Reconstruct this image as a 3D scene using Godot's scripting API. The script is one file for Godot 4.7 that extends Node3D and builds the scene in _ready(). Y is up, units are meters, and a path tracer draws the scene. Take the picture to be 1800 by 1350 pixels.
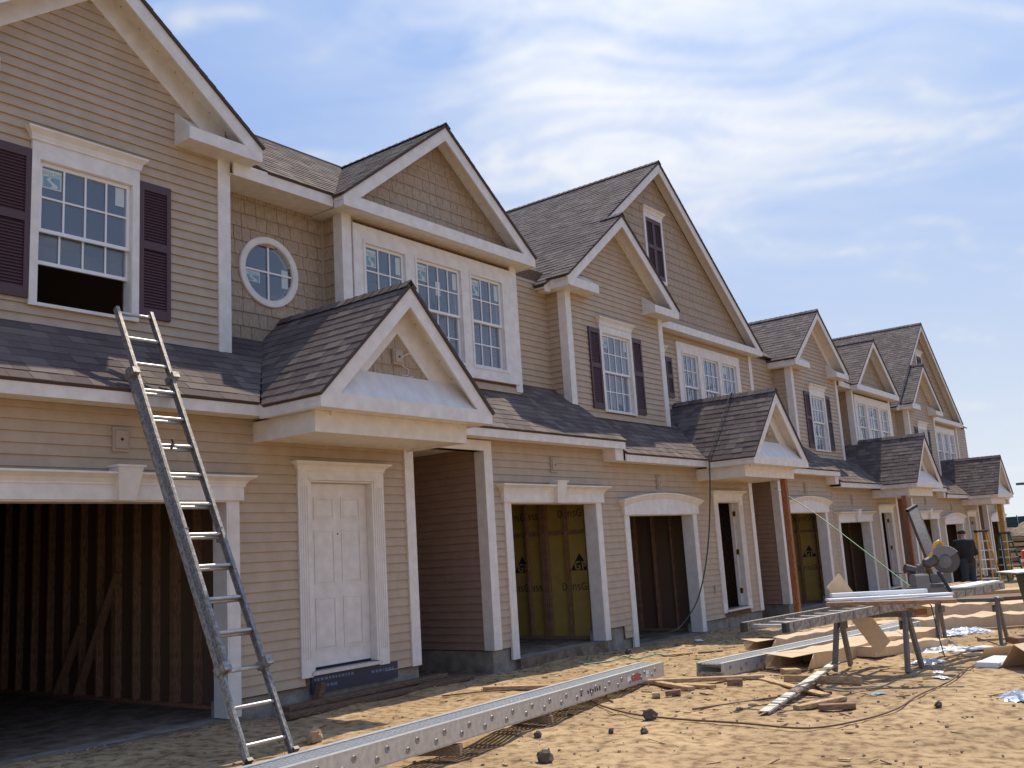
extends Node3D
# A row of new townhouses on a building site. World: x runs along the row (away from the camera), z points out of the facade, y is up, metres.

var rng := RandomNumberGenerator.new()
var M := {}
var used := {}
var bud := {}
var soft := FastNoiseLite.new()


# ---------------------------------------------------------------- mesh builder
class MB:
	var v := PackedVector3Array()
	var n := PackedVector3Array()
	var c := PackedColorArray()
	var col := Color(1, 1, 1)

	func tri(a: Vector3, b: Vector3, d: Vector3) -> void:
		var nn := (b - a).cross(d - a).normalized()
		v.append_array([a, d, b]); n.append_array([nn, nn, nn]); c.append_array([col, col, col])

	func tris(a: Vector3, b: Vector3, d: Vector3, na: Vector3, nb: Vector3, nd: Vector3) -> void:
		v.append_array([a, d, b]); n.append_array([na, nd, nb]); c.append_array([col, col, col])

	func quad(a: Vector3, b: Vector3, d: Vector3, e: Vector3) -> void:
		tri(a, b, d); tri(a, d, e)

	# p: 8 corners, bottom ring counter-clockwise seen from above (0..3), then the top ring (4..7)
	func hexa(p: Array) -> void:
		quad(p[3], p[2], p[1], p[0]); quad(p[4], p[5], p[6], p[7])
		for i in 4:
			var j := (i + 1) % 4
			quad(p[i], p[j], p[j + 4], p[i + 4])

	func box(lo: Vector3, hi: Vector3) -> void:
		hexa([Vector3(lo.x, lo.y, hi.z), Vector3(hi.x, lo.y, hi.z), Vector3(hi.x, lo.y, lo.z), Vector3(lo.x, lo.y, lo.z),
			Vector3(lo.x, hi.y, hi.z), Vector3(hi.x, hi.y, hi.z), Vector3(hi.x, hi.y, lo.z), Vector3(lo.x, hi.y, lo.z)])

	func obox(t: Transform3D, s: Vector3) -> void:
		var h := s / 2.0
		var q := []
		for y in [-h.y, h.y]:
			for k in [[-h.x, h.z], [h.x, h.z], [h.x, -h.z], [-h.x, -h.z]]:
				q.append(t * Vector3(k[0], y, k[1]))
		hexa(q)

	# a box with its long edges chamfered, along the x axis of t
	func cbox(t: Transform3D, s: Vector3, ch: float) -> void:
		var a := s.y / 2.0
		var b := s.z / 2.0
		var ring := [[-b + ch, -a], [b - ch, -a], [b, -a + ch], [b, a - ch], [b - ch, a], [-b + ch, a], [-b, a - ch], [-b, -a + ch]]
		for i in 8:
			var p: Array = ring[i]
			var q: Array = ring[(i + 1) % 8]
			quad(t * Vector3(s.x / 2, p[1], p[0]), t * Vector3(-s.x / 2, p[1], p[0]), t * Vector3(-s.x / 2, q[1], q[0]), t * Vector3(s.x / 2, q[1], q[0]))
		for i in range(1, 7):
			tri(t * Vector3(s.x / 2, ring[0][1], ring[0][0]), t * Vector3(s.x / 2, ring[i][1], ring[i][0]), t * Vector3(s.x / 2, ring[i + 1][1], ring[i + 1][0]))
			tri(t * Vector3(-s.x / 2, ring[0][1], ring[0][0]), t * Vector3(-s.x / 2, ring[i + 1][1], ring[i + 1][0]), t * Vector3(-s.x / 2, ring[i][1], ring[i][0]))

	# a straight bar from p to q, w wide (sideways) and h high (towards up)
	func bar(p: Vector3, q: Vector3, w: float, h: float, up := Vector3.UP, ch := 0.0) -> void:
		var x := (q - p).normalized()
		var z := x.cross(up).normalized()
		var y := z.cross(x)
		var t := Transform3D(Basis(x, y, z), (p + q) / 2.0)
		if ch > 0.0:
			cbox(t, Vector3(p.distance_to(q), h, w), ch)
		else:
			obox(t, Vector3(p.distance_to(q), h, w))

	# a convex or star-shaped outline in xy (counter-clockwise), extruded from z0 to z1, placed by t
	func prism(poly: Array, z0: float, z1: float, t := Transform3D()) -> void:
		var pv := PackedVector2Array(poly)
		var ix := Geometry2D.triangulate_polygon(pv)
		for i in range(0, ix.size(), 3):
			var a := pv[ix[i]]
			var b := pv[ix[i + 1]]
			var d := pv[ix[i + 2]]
			if (b - a).cross(d - a) < 0.0:
				var e := b
				b = d
				d = e
			tri(t * Vector3(a.x, a.y, z1), t * Vector3(b.x, b.y, z1), t * Vector3(d.x, d.y, z1))
			tri(t * Vector3(a.x, a.y, z0), t * Vector3(d.x, d.y, z0), t * Vector3(b.x, b.y, z0))
		for i in pv.size():
			var p := pv[i]
			var q := pv[(i + 1) % pv.size()]
			quad(t * Vector3(p.x, p.y, z0), t * Vector3(q.x, q.y, z0), t * Vector3(q.x, q.y, z1), t * Vector3(p.x, p.y, z1))

	func tube(pts: Array, r, sides := 7, caps := true) -> void:
		var m := pts.size()
		var ups := []
		var last := Vector3.UP
		for i in m:
			var a: Vector3 = pts[maxi(i - 1, 0)]
			var b: Vector3 = pts[mini(i + 1, m - 1)]
			var d := (b - a).normalized()
			if absf(d.dot(last)) > 0.95:
				last = Vector3.RIGHT if absf(d.x) < 0.8 else Vector3.FORWARD
			var u := (last - d * d.dot(last)).normalized()
			last = u
			ups.append([u, d.cross(u)])
		for i in m - 1:
			var r0: float = r[i] if r is Array else r
			var r1: float = r[i + 1] if r is Array else r
			for k in sides:
				var a0 := TAU * k / sides
				var a1 := TAU * (k + 1) / sides
				var n0: Vector3 = ups[i][0] * cos(a0) + ups[i][1] * sin(a0)
				var n1: Vector3 = ups[i][0] * cos(a1) + ups[i][1] * sin(a1)
				var m0: Vector3 = ups[i + 1][0] * cos(a0) + ups[i + 1][1] * sin(a0)
				var m1: Vector3 = ups[i + 1][0] * cos(a1) + ups[i + 1][1] * sin(a1)
				tris(pts[i] + n0 * r0, pts[i] + n1 * r0, pts[i + 1] + m1 * r1, n0, n1, m1)
				tris(pts[i] + n0 * r0, pts[i + 1] + m1 * r1, pts[i + 1] + m0 * r1, n0, m1, m0)
				if caps and i == 0:
					tri(pts[0], pts[0] + n1 * r0, pts[0] + n0 * r0)
				if caps and i == m - 2:
					tri(pts[m - 1], pts[m - 1] + m0 * r1, pts[m - 1] + m1 * r1)

	# rings [radius, height] round the y axis of t
	func lathe(rings: Array, sides := 20, t := Transform3D()) -> void:
		for i in rings.size() - 1:
			var a: Array = rings[i]
			var b: Array = rings[i + 1]
			var sl := Vector2(b[1] - a[1], a[0] - b[0]).normalized()
			for k in sides:
				var d0 := Vector3(cos(TAU * k / sides), 0, -sin(TAU * k / sides))
				var d1 := Vector3(cos(TAU * (k + 1) / sides), 0, -sin(TAU * (k + 1) / sides))
				var n0 := (t.basis * (d0 * sl.x + Vector3.UP * sl.y)).normalized()
				var n1 := (t.basis * (d1 * sl.x + Vector3.UP * sl.y)).normalized()
				var p0: Vector3 = t * (d0 * a[0] + Vector3.UP * a[1])
				var p1: Vector3 = t * (d1 * a[0] + Vector3.UP * a[1])
				var q0: Vector3 = t * (d0 * b[0] + Vector3.UP * b[1])
				var q1: Vector3 = t * (d1 * b[0] + Vector3.UP * b[1])
				if a[0] > 0.0:
					tris(p0, p1, q1, n0, n1, n1)
				if b[0] > 0.0:
					tris(p0, q1, q0, n0, n1, n0)

	func mesh(mat: Material) -> ArrayMesh:
		var arr := []
		arr.resize(Mesh.ARRAY_MAX)
		arr[Mesh.ARRAY_VERTEX] = v
		arr[Mesh.ARRAY_NORMAL] = n
		arr[Mesh.ARRAY_COLOR] = c
		var me := ArrayMesh.new()
		me.add_surface_from_arrays(Mesh.PRIMITIVE_TRIANGLES, arr)
		me.surface_set_material(0, mat)
		return me


# ---------------------------------------------------------------- naming
func numbered(s: String) -> String:
	var k: int = used.get(s, 0)
	used[s] = k + 1
	return s if k == 0 else "%s_%03d" % [s, k]


func put(parent: Node3D, called: String, mb: MB, mat: Material) -> MeshInstance3D:
	var o := MeshInstance3D.new()
	o.mesh = mb.mesh(mat)
	o.name = numbered(called) if parent == self else called
	parent.add_child(o, true)
	return o


func part(parent: Node3D, called: String, me: Mesh, t := Transform3D()) -> MeshInstance3D:
	var o := MeshInstance3D.new()
	o.mesh = me
	o.name = called
	o.transform = t
	parent.add_child(o, true)
	return o


func tag(o: Node, label: String, category: String, group := "") -> void:
	o.set_meta("label", label)
	o.set_meta("category", category)
	if group:
		o.set_meta("group", group)


func thing(called: String, label: String, category: String, at := Vector3.ZERO, turn := 0.0, group := "") -> Node3D:
	var o := Node3D.new()
	o.name = numbered(called)
	add_child(o)
	o.position = at
	o.rotation.y = turn
	tag(o, label, category, group)
	return o


func copy(src: Node3D, called: String, label: String, at: Vector3, turn := 0.0, group := "") -> Node3D:
	var o: Node3D = src.duplicate()
	o.name = numbered(called)
	add_child(o)
	o.position = at
	o.rotation.y = turn
	o.set_meta("label", label)
	if group:
		o.set_meta("group", group)
	return o


func stuff(o: Node) -> Node:
	o.set_meta("kind", "stuff")
	return o


# true while the thing may still have another piece of this kind as a part of its own
func room(h: Node, kind: String, most := 290) -> bool:
	var key := "%s/%s" % [h.name, kind]
	bud[key] = bud.get(key, 0) + 1
	return bud[key] <= most


# ---------------------------------------------------------------- materials
func noise(freq: float, type := FastNoiseLite.TYPE_SIMPLEX_SMOOTH, oct := 4, sd := 1) -> FastNoiseLite:
	var f := FastNoiseLite.new()
	f.noise_type = type
	f.frequency = freq
	f.fractal_octaves = oct
	f.seed = sd
	f.fractal_gain = 0.58
	return f


func ntex(freq: float, lo: Color, hi: Color, size := 512, oct := 4, sd := 1, mid = null) -> NoiseTexture2D:
	var t := NoiseTexture2D.new()
	t.width = size
	t.height = size
	t.seamless = true
	t.noise = noise(freq, FastNoiseLite.TYPE_SIMPLEX_SMOOTH, oct, sd)
	var g := Gradient.new()
	g.colors = PackedColorArray([lo, hi]) if mid == null else PackedColorArray([lo, mid, hi])
	g.offsets = PackedFloat32Array([0.2, 0.8]) if mid == null else PackedFloat32Array([0.15, 0.5, 0.85])
	t.color_ramp = g
	return t


func bumps(freq: float, strength: float, size := 512, oct := 4, sd := 1) -> NoiseTexture2D:
	var t := NoiseTexture2D.new()
	t.width = size
	t.height = size
	t.seamless = true
	t.as_normal_map = true
	t.bump_strength = strength
	t.noise = noise(freq, FastNoiseLite.TYPE_SIMPLEX_SMOOTH, oct, sd)
	return t


func lin(r: float, g: float, b: float) -> Color:
	return Color(r, g, b).linear_to_srgb()


func mat(called: String, col: Color, rough: float, tex: Texture2D = null, scale := Vector3.ONE, nrm: Texture2D = null, ns := 1.0) -> StandardMaterial3D:
	var m := StandardMaterial3D.new()
	m.resource_name = called
	m.albedo_color = col
	m.roughness = rough
	m.vertex_color_use_as_albedo = true
	if tex or nrm:
		m.uv1_triplanar = true
		m.uv1_scale = scale
	m.albedo_texture = tex
	if nrm:
		m.normal_enabled = true
		m.normal_texture = nrm
		m.normal_scale = ns
	M[called] = m
	return m


func materials() -> void:
	var fade := ntex(0.008, Color(0.94, 0.935, 0.93), Color(1, 1, 1), 512, 6, 3)
	var streak := ntex(0.02, Color(0.78, 0.76, 0.74), Color(1, 1, 1), 512, 5, 4)
	var grain := ntex(0.02, Color(0.62, 0.56, 0.5), Color(1, 1, 1), 512, 5, 5, Color(0.9, 0.87, 0.84))
	var grit := ntex(0.22, Color(0.45, 0.43, 0.42), Color(1, 1, 1), 512, 3, 6)
	var fine := bumps(0.08, 3.0, 512, 4, 7)
	var gritn := bumps(0.25, 6.0, 512, 3, 8)
	mat("siding", lin(0.50, 0.374, 0.252), 0.55, fade, Vector3(0.7, 0.7, 0.7), bumps(0.02, 1.5, 512, 4, 9), 0.25)
	mat("shake", lin(0.50, 0.373, 0.252), 0.62, streak, Vector3(6, 0.8, 6), bumps(0.03, 5.0, 512, 4, 10), 0.6)
	(M.shake as StandardMaterial3D).normal_texture = bumps(0.03, 5.0, 512, 4, 10)
	mat("white", lin(0.81, 0.745, 0.67), 0.5, fade, Vector3(0.9, 0.9, 0.9))
	mat("soffit", lin(0.80, 0.74, 0.655), 0.55, fade, Vector3(1.2, 1.2, 1.2))
	mat("vinyl", lin(0.80, 0.78, 0.76), 0.35)
	mat("box_beige", lin(0.42, 0.33, 0.24), 0.6)
	mat("shutter", lin(0.078, 0.034, 0.036), 0.5)
	mat("shingle", Color(1, 1, 1), 0.92, grit, Vector3(3, 3, 3), gritn, 0.8)
	mat("deck", lin(0.07, 0.05, 0.045), 0.9)
	mat("sheathing", lin(0.20, 0.13, 0.075), 0.85, grain, Vector3(2, 2, 2))
	mat("concrete", lin(0.34, 0.295, 0.24), 0.9, ntex(0.012, Color(0.78, 0.76, 0.73), Color(1, 1, 1), 512, 6, 11), Vector3(0.5, 0.5, 0.5), fine, 0.5)
	mat("dusty_floor", lin(0.30, 0.22, 0.15), 0.97, ntex(0.012, Color(0.7, 0.66, 0.62), Color(1, 1, 1), 512, 6, 15), Vector3(0.5, 0.5, 0.5), fine, 0.5)
	mat("stud", lin(0.46, 0.27, 0.165), 0.8, grain, Vector3(6, 0.7, 6))
	mat("osb", lin(0.36, 0.23, 0.14), 0.85, grit, Vector3(1, 1, 1))
	mat("yellow_board", lin(0.56, 0.40, 0.10), 0.75, fade, Vector3(0.8, 0.8, 0.8))
	mat("ink", lin(0.03, 0.025, 0.03), 0.8)
	mat("dark", lin(0.02, 0.018, 0.018), 0.9)
	mat("door", lin(0.79, 0.725, 0.655), 0.42, fade, Vector3(1, 1, 1))
	mat("brass", lin(0.72, 0.47, 0.14), 0.3); M.brass.metallic = 1.0
	mat("membrane", lin(0.035, 0.035, 0.055), 0.55)
	mat("paper", lin(0.55, 0.60, 0.58), 0.7)
	mat("paper_blue", lin(0.20, 0.33, 0.40), 0.7)
	mat("paper_red", lin(0.45, 0.10, 0.08), 0.7)
	var g := StandardMaterial3D.new()
	g.transparency = BaseMaterial3D.TRANSPARENCY_ALPHA
	g.albedo_color = Color(0.75, 0.82, 0.9, 0.12)
	g.roughness = 0.0
	g.metallic_specular = 0.5
	M.glass = g
	mat("aluminium", lin(0.56, 0.55, 0.53), 0.42, ntex(0.012, Color(0.88, 0.88, 0.88), Color(1, 1, 1), 512, 5, 12), Vector3(2, 2, 2)); M.aluminium.metallic = 0.75
	mat("bright_aluminium", lin(0.66, 0.67, 0.67), 0.38, ntex(0.012, Color(0.9, 0.9, 0.9), Color(1, 1, 1), 512, 4, 13), Vector3(2, 2, 2)); M.bright_aluminium.metallic = 0.55
	mat("old_aluminium", lin(0.44, 0.405, 0.37), 0.5, ntex(0.012, Color(0.72, 0.7, 0.68), Color(1, 1, 1), 512, 6, 14), Vector3(3, 3, 3)); M.old_aluminium.metallic = 0.55
	mat("lumber", lin(0.62, 0.42, 0.22), 0.75, grain, Vector3(0.8, 7, 7))
	mat("lumber_grey", lin(0.30, 0.22, 0.15), 0.85, grain, Vector3(0.8, 7, 7))
	mat("lumber_dark", lin(0.20, 0.125, 0.075), 0.85, grain, Vector3(0.8, 7, 7))
	mat("post_red", lin(0.42, 0.17, 0.07), 0.75, grain, Vector3(7, 0.8, 7))
	mat("post_yellow", lin(0.62, 0.36, 0.06), 0.7, grain, Vector3(7, 0.8, 7))
	mat("cardboard", lin(0.68, 0.50, 0.315), 0.85, fade, Vector3(1.5, 1.5, 1.5))
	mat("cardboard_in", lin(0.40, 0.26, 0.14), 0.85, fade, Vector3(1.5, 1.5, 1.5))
	mat("pvc", lin(0.83, 0.83, 0.83), 0.4)
	mat("plastic_film", lin(0.72, 0.74, 0.76), 0.25)
	mat("faint_print", lin(0.16, 0.17, 0.24), 0.6)
	mat("film_blue", lin(0.52, 0.53, 0.56), 0.4)
	mat("batten", lin(0.52, 0.30, 0.16), 0.75, grain, Vector3(0.8, 7, 7))
	mat("dusty_metal", lin(0.42, 0.395, 0.37), 0.8, grit, Vector3(5, 5, 5))
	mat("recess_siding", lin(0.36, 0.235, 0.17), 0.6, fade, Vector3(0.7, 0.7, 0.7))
	mat("dark_bark", lin(0.055, 0.042, 0.037), 0.95)
	mat("brown_wood", lin(0.34, 0.195, 0.115), 0.8, grain, Vector3(0.8, 7, 7))
	mat("sawhorse", lin(0.20, 0.19, 0.165), 0.6, grain, Vector3(5, 5, 5))
	mat("cord", lin(0.16, 0.07, 0.04), 0.7)
	mat("hose", lin(0.05, 0.055, 0.045), 0.6)
	mat("green_hose", lin(0.10, 0.30, 0.14), 0.5)
	mat("rock", lin(0.26, 0.20, 0.155), 0.95, grit, Vector3(4, 4, 4), gritn, 1.0)
	mat("clod", lin(0.40, 0.28, 0.17), 0.95)
	mat("steel", lin(0.13, 0.115, 0.105), 0.5); M.steel.metallic = 0.85
	mat("cast", lin(0.24, 0.225, 0.21), 0.6); M.cast.metallic = 0.4
	mat("saw_yellow", lin(0.75, 0.40, 0.03), 0.45)
	mat("black_plastic", lin(0.025, 0.025, 0.027), 0.5)
	mat("bin_green", lin(0.030, 0.045, 0.035), 0.45)
	mat("ladder_green", lin(0.03, 0.14, 0.075), 0.5)
	mat("orange", lin(0.62, 0.085, 0.03), 0.5)
	mat("skin", lin(0.42, 0.24, 0.17), 0.6)
	mat("jacket", lin(0.020, 0.015, 0.014), 0.85, streak, Vector3(4, 4, 4))
	mat("jeans", lin(0.035, 0.042, 0.07), 0.85, streak, Vector3(4, 4, 4))
	mat("boots", lin(0.05, 0.035, 0.025), 0.7)
	mat("hair", lin(0.015, 0.012, 0.012), 0.8)
	mat("bark", lin(0.13, 0.095, 0.08), 0.95)
	mat("twig", lin(0.16, 0.085, 0.075), 0.95)
	mat("fence", lin(0.02, 0.055, 0.05), 0.8)
	mat("asphalt_pole", lin(0.05, 0.05, 0.055), 0.5)
	var d := mat("dirt", Color(1, 1, 1), 0.96)
	d.uv1_triplanar = true
	d.uv1_world_triplanar = true
	d.uv1_scale = Vector3(0.42, 0.42, 0.42)
	d.albedo_texture = ntex(0.014, Color(0.60, 0.55, 0.49), Color(1.0, 1.0, 1.0), 1024, 8, 21, Color(0.90, 0.88, 0.86))
	d.normal_enabled = true
	d.normal_texture = bumps(0.05, 5.0, 1024, 6, 22)
	d.normal_scale = 0.55
	mat("rough_dirt", lin(0.34, 0.24, 0.15), 0.95, d.albedo_texture, Vector3(0.4, 0.4, 0.4), d.normal_texture, 1.0)


# ---------------------------------------------------------------- sky
func sky_picture() -> ImageTexture:
	var w := 1536
	var h := 768
	var im := Image.create(w, h, false, Image.FORMAT_RGBAF)
	var n1 := noise(1.1, FastNoiseLite.TYPE_SIMPLEX_SMOOTH, 5, 31)
	var n2 := noise(2.6, FastNoiseLite.TYPE_SIMPLEX_SMOOTH, 5, 32)
	var n3 := noise(0.55, FastNoiseLite.TYPE_SIMPLEX_SMOOTH, 3, 33)
	var sun := SUN.normalized()
	var veil := Vector3(0.747, 0.541, -0.386)
	for j in h:
		var el := PI / 2 - PI * (j + 0.5) / h
		var y := sin(el)
		var ch := cos(el)
		for i in w:
			var az := (i + 0.5) / w * TAU
			var d := Vector3(sin(az) * ch, y, -cos(az) * ch)
			if y < -0.06:
				im.set_pixel(i, j, Color(0.30, 0.25, 0.20) * 0.8)
				continue
			var t := clampf(1.0 - y, 0, 1)
			var hz := pow(t, 4.0)
			var c := Color(0.25, 0.45, 0.98).lerp(Color(0.76, 0.92, 1.12), hz)
			var cs := d.dot(sun)
			var glow := pow(clampf(cs, 0, 1), 3.0)
			c = c.lerp(Color(0.74, 0.98, 1.34), clampf(glow * 0.6, 0, 1))
			# thin streaked cloud on a sheet far above, thickest below the sun
			var q := Vector2(d.x, d.z) / (maxf(y, 0) + 0.16)
			var sx := q.x * 0.55 + q.y * 0.9
			var sy := q.x * 0.9 - q.y * 0.55
			var warp := n3.get_noise_2d(q.x, q.y)
			var a := n1.get_noise_2d(sx * 0.42 + warp * 0.9, sy * 1.25 + warp)
			var b := n2.get_noise_2d(sx * 0.5 + warp * 1.5, sy * 2.2)
			var e := n2.get_noise_2d(sx * 1.5 + warp * 2.0 + 20, sy * 6.0 + warp * 3.0)
			var ang := acos(clampf(d.dot(veil), -1, 1))
			var near := exp(-ang * ang / 0.085)
			var wide := exp(-ang * ang / 0.5)
			var den := a * 0.8 + b * 0.50 + e * 0.34 + n3.get_noise_2d(q.x * 1.4 + 7, q.y * 1.4) * 0.5
			var cov := clampf((den - 0.24 + wide * 0.15) * 1.25, 0, 1)
			cov = cov * cov * (3 - 2 * cov) * 0.9
			cov = 1.0 - (1.0 - cov) * (1.0 - near * clampf(0.72 + den * 0.9, 0, 1))
			var wh := Color(0.93, 0.99, 1.08).lerp(Color(1.30, 1.30, 1.32), near)
			c = c.lerp(wh, cov)
			var g2 := pow(clampf(cs, 0, 1), 14.0) * 0.20 + pow(clampf(cs, 0, 1), 60.0) * 1.2
			c += Color(1.0, 0.97, 0.93) * g2
			c = c.lerp(Color(1.10, 1.13, 1.14), pow(clampf(1.0 - maxf(y, 0) * 1.8, 0, 1), 2.6) * 0.8)
			c.a = 1.0
			im.set_pixel(i, j, c)
	return ImageTexture.create_from_image(im)


const SUN := Vector3(0.75, 1.0, -0.13)


func _ready() -> void:
	rng.seed = 7
	soft.seed = 3
	soft.frequency = 0.35
	# camera
	var cam := Camera3D.new()
	cam.name = "camera"
	var ya := 0.921822
	var pi := 0.173920
	var ro := -0.0620654
	var fw := Vector3(sin(ya) * cos(pi), sin(pi), -cos(ya) * cos(pi))
	var rt := Vector3(cos(ya), 0, sin(ya))
	var up := rt.cross(fw)
	var r2 := rt * cos(ro) + up * sin(ro)
	var u2 := up * cos(ro) - rt * sin(ro)
	cam.transform = Transform3D(Basis(r2, u2, -fw), Vector3(0, 1.5, 8.3205))
	cam.fov = rad_to_deg(2.0 * atan(675.0 / 1680.0))
	cam.near = 0.05
	cam.far = 600.0
	add_child(cam)
	cam.current = true
	# sky, exposure
	var env := Environment.new()
	env.background_mode = Environment.BG_SKY
	var sm := PanoramaSkyMaterial.new()
	sm.panorama = sky_picture()
	sm.energy_multiplier = 1.0
	env.sky = Sky.new()
	env.sky.sky_material = sm
	env.background_energy_multiplier = 0.80
	env.tonemap_mode = Environment.TONE_MAPPER_LINEAR
	env.tonemap_exposure = 1.0
	env.sdfgi_enabled = true
	env.ssao_enabled = true
	env.ssil_enabled = true
	var we := WorldEnvironment.new()
	we.name = "world_environment"
	we.environment = env
	add_child(we)
	# sun, high to the right and a little behind the row
	var sun := DirectionalLight3D.new()
	sun.name = "sun"
	sun.light_color = Color(1.0, 0.955, 0.87)
	sun.light_energy = 1.5
	sun.light_angular_distance = 0.5
	sun.shadow_enabled = true
	add_child(sun)
	sun.look_at_from_position(SUN.normalized() * 50.0, Vector3.ZERO, Vector3.UP)

	materials()
	build_ground()
	build_houses()
	build_site()
	build_far()


# ---------------------------------------------------------------- ground
func gbase(x: float) -> float:
	return -0.02 - 0.017 * (clampf(x, -12.0, 48.0) - 8.0)


func gy(x: float, z: float) -> float:
	return gbase(x) + soft.get_noise_2d(x * 1.6, z * 1.6) * 0.045


func gline(from: float, to: float, steps: Array) -> PackedFloat32Array:
	var a := PackedFloat32Array()
	var x := from
	while x < to:
		a.append(x)
		var s := 1.0
		for k in steps:
			if x >= k[0] - 0.0001:
				s = k[1]
		x += s
	a.append(to)
	return a


func build_ground() -> void:
	var xs := gline(-300, 600, [[-300, 40.0], [-60, 8.0], [-12, 1.0], [2.0, 0.075], [14.0, 0.12], [22, 0.25], [34, 0.6], [48, 3.0], [90, 15.0], [200, 50]])
	var zs := gline(-300, 300, [[-300, 40.0], [-60, 8.0], [-12, 2.0], [-0.6, 0.12], [-0.24, 0.06], [7.0, 0.12], [9.5, 0.5], [14, 3.0], [60, 20.0]])
	var f1 := noise(1.4, FastNoiseLite.TYPE_SIMPLEX_SMOOTH, 4, 41)
	var f2 := noise(0.35, FastNoiseLite.TYPE_SIMPLEX_SMOOTH, 3, 42)
	var w := zs.size()
	var vs := PackedVector3Array()
	var cs := PackedColorArray()
	for x in xs:
		for z in zs:
			var y := gy(x, z)
			var near := 1.0 if (x > 1.5 and x < 40 and z > -0.3 and z < 12) else 0.0
			var rough := f1.get_noise_2d(x * 1.6, z * 1.6)
			y += near * (rough * 0.013 - maxf(0.0, 0.16 - absf(f1.get_noise_2d(x * 2.6 + 9, z * 3.4))) * 0.04 * clampf(f2.get_noise_2d(x * 2.0, z * 2.0) * 3.0, 0, 1))
			if x > 3.25 and x < 44.3 and z < -0.02:
				y -= clampf((-0.02 - z) * 8.0, 0, 1) * 0.42
			if x > 70:
				y += clampf((x - 70) / 130.0, 0, 1) * 0.8 * (0.6 + f2.get_noise_2d(x * 0.2, z * 0.2))
			vs.append(Vector3(x, y, z))
			# the earth itself: paler dry crust, browner damp clods
			var t := clampf(0.5 + f2.get_noise_2d(x * 1.5, z * 1.5) * 0.9 + rough * 0.35, 0, 1)
			var c := Color(0.41, 0.275, 0.142).lerp(Color(0.56, 0.395, 0.210), t)
			if x > 60 or z > 16 or x < -3 or z < -10:
				c = Color(0.40, 0.31, 0.20).lerp(Color(0.22, 0.21, 0.12), clampf(f2.get_noise_2d(x * 0.12, z * 0.12) + 0.35, 0, 0.8))
			cs.append(c)
	var ns := PackedVector3Array()
	ns.resize(vs.size())
	var ix := PackedInt32Array()
	for i in xs.size():
		for j in w:
			var i0 := maxi(i - 1, 0)
			var i1 := mini(i + 1, xs.size() - 1)
			var j0 := maxi(j - 1, 0)
			var j1 := mini(j + 1, w - 1)
			ns[i * w + j] = (vs[i * w + j1] - vs[i * w + j0]).cross(vs[i1 * w + j] - vs[i0 * w + j]).normalized()
			if i < xs.size() - 1 and j < w - 1:
				var a := i * w + j
				ix.append_array([a, a + w, a + 1, a + 1, a + w, a + w + 1])
	var arr := []
	arr.resize(Mesh.ARRAY_MAX)
	arr[Mesh.ARRAY_VERTEX] = vs
	arr[Mesh.ARRAY_NORMAL] = ns
	arr[Mesh.ARRAY_COLOR] = cs
	arr[Mesh.ARRAY_INDEX] = ix
	var me := ArrayMesh.new()
	me.add_surface_from_arrays(Mesh.PRIMITIVE_TRIANGLES, arr)
	me.surface_set_material(0, M.dirt)
	var g := part(self, "ground", me)
	g.set_meta("kind", "structure")
	# small crumbs of earth and gravel
	var peb := MB.new()
	lump(peb, Vector3.ZERO, 1.0, 3, 0)
	var mm := MultiMesh.new()
	mm.transform_format = MultiMesh.TRANSFORM_3D
	mm.use_colors = true
	mm.mesh = peb.mesh(M.clod)
	mm.instance_count = 7000
	for i in mm.instance_count:
		var x := 3.2 + 22.0 * pow(rng.randf(), 1.5)
		var z := rng.randf_range(0.1, 8.0)
		if i % 4 == 0:
			z = 0.05 + 0.5 * pow(rng.randf(), 2.0)
		var s := 0.002 + 0.014 * pow(rng.randf(), 5.0)
		var b := Basis.from_euler(Vector3(rng.randf() * 6, rng.randf() * 6, rng.randf() * 6)).scaled(Vector3(s, s * 0.8, s))
		mm.set_instance_transform(i, Transform3D(b, Vector3(x, gy(x, z) + s * 0.3, z)))
		var k := rng.randf_range(0.45, 1.15)
		mm.set_instance_color(i, Color(k, k * rng.randf_range(0.92, 1.02), k * rng.randf_range(0.85, 1.0)))
	var pi := MultiMeshInstance3D.new()
	pi.multimesh = mm
	pi.name = "gravel"
	add_child(pi)
	stuff(pi)
	tag(pi, "crumbs of earth and gravel scattered over the bare dirt yard", "gravel")


# a rough stone or clod: a wobbly ball
func lump(mb: MB, at: Vector3, r: float, detail: int, sd: int) -> void:
	var f := noise(0.8, FastNoiseLite.TYPE_SIMPLEX, 3, 50 + sd)
	var rows := detail + 2
	var cols := detail * 2 + 3
	var p := func(i: int, j: int) -> Vector3:
		var th := PI * i / rows
		var ph := TAU * (j % cols) / cols
		var d := Vector3(sin(th) * cos(ph), cos(th), sin(th) * sin(ph))
		return at + d * r * (1.0 + 0.55 * f.get_noise_3dv(d * 1.6 + Vector3(sd, 0, 0)))
	for i in rows:
		for j in cols:
			var a: Vector3 = p.call(i, j)
			var b: Vector3 = p.call(i + 1, j)
			var c: Vector3 = p.call(i + 1, j + 1)
			var d: Vector3 = p.call(i, j + 1)
			if i < rows - 1:
				mb.tri(a, c, b)
			if i > 0:
				mb.tri(a, d, c)


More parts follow.
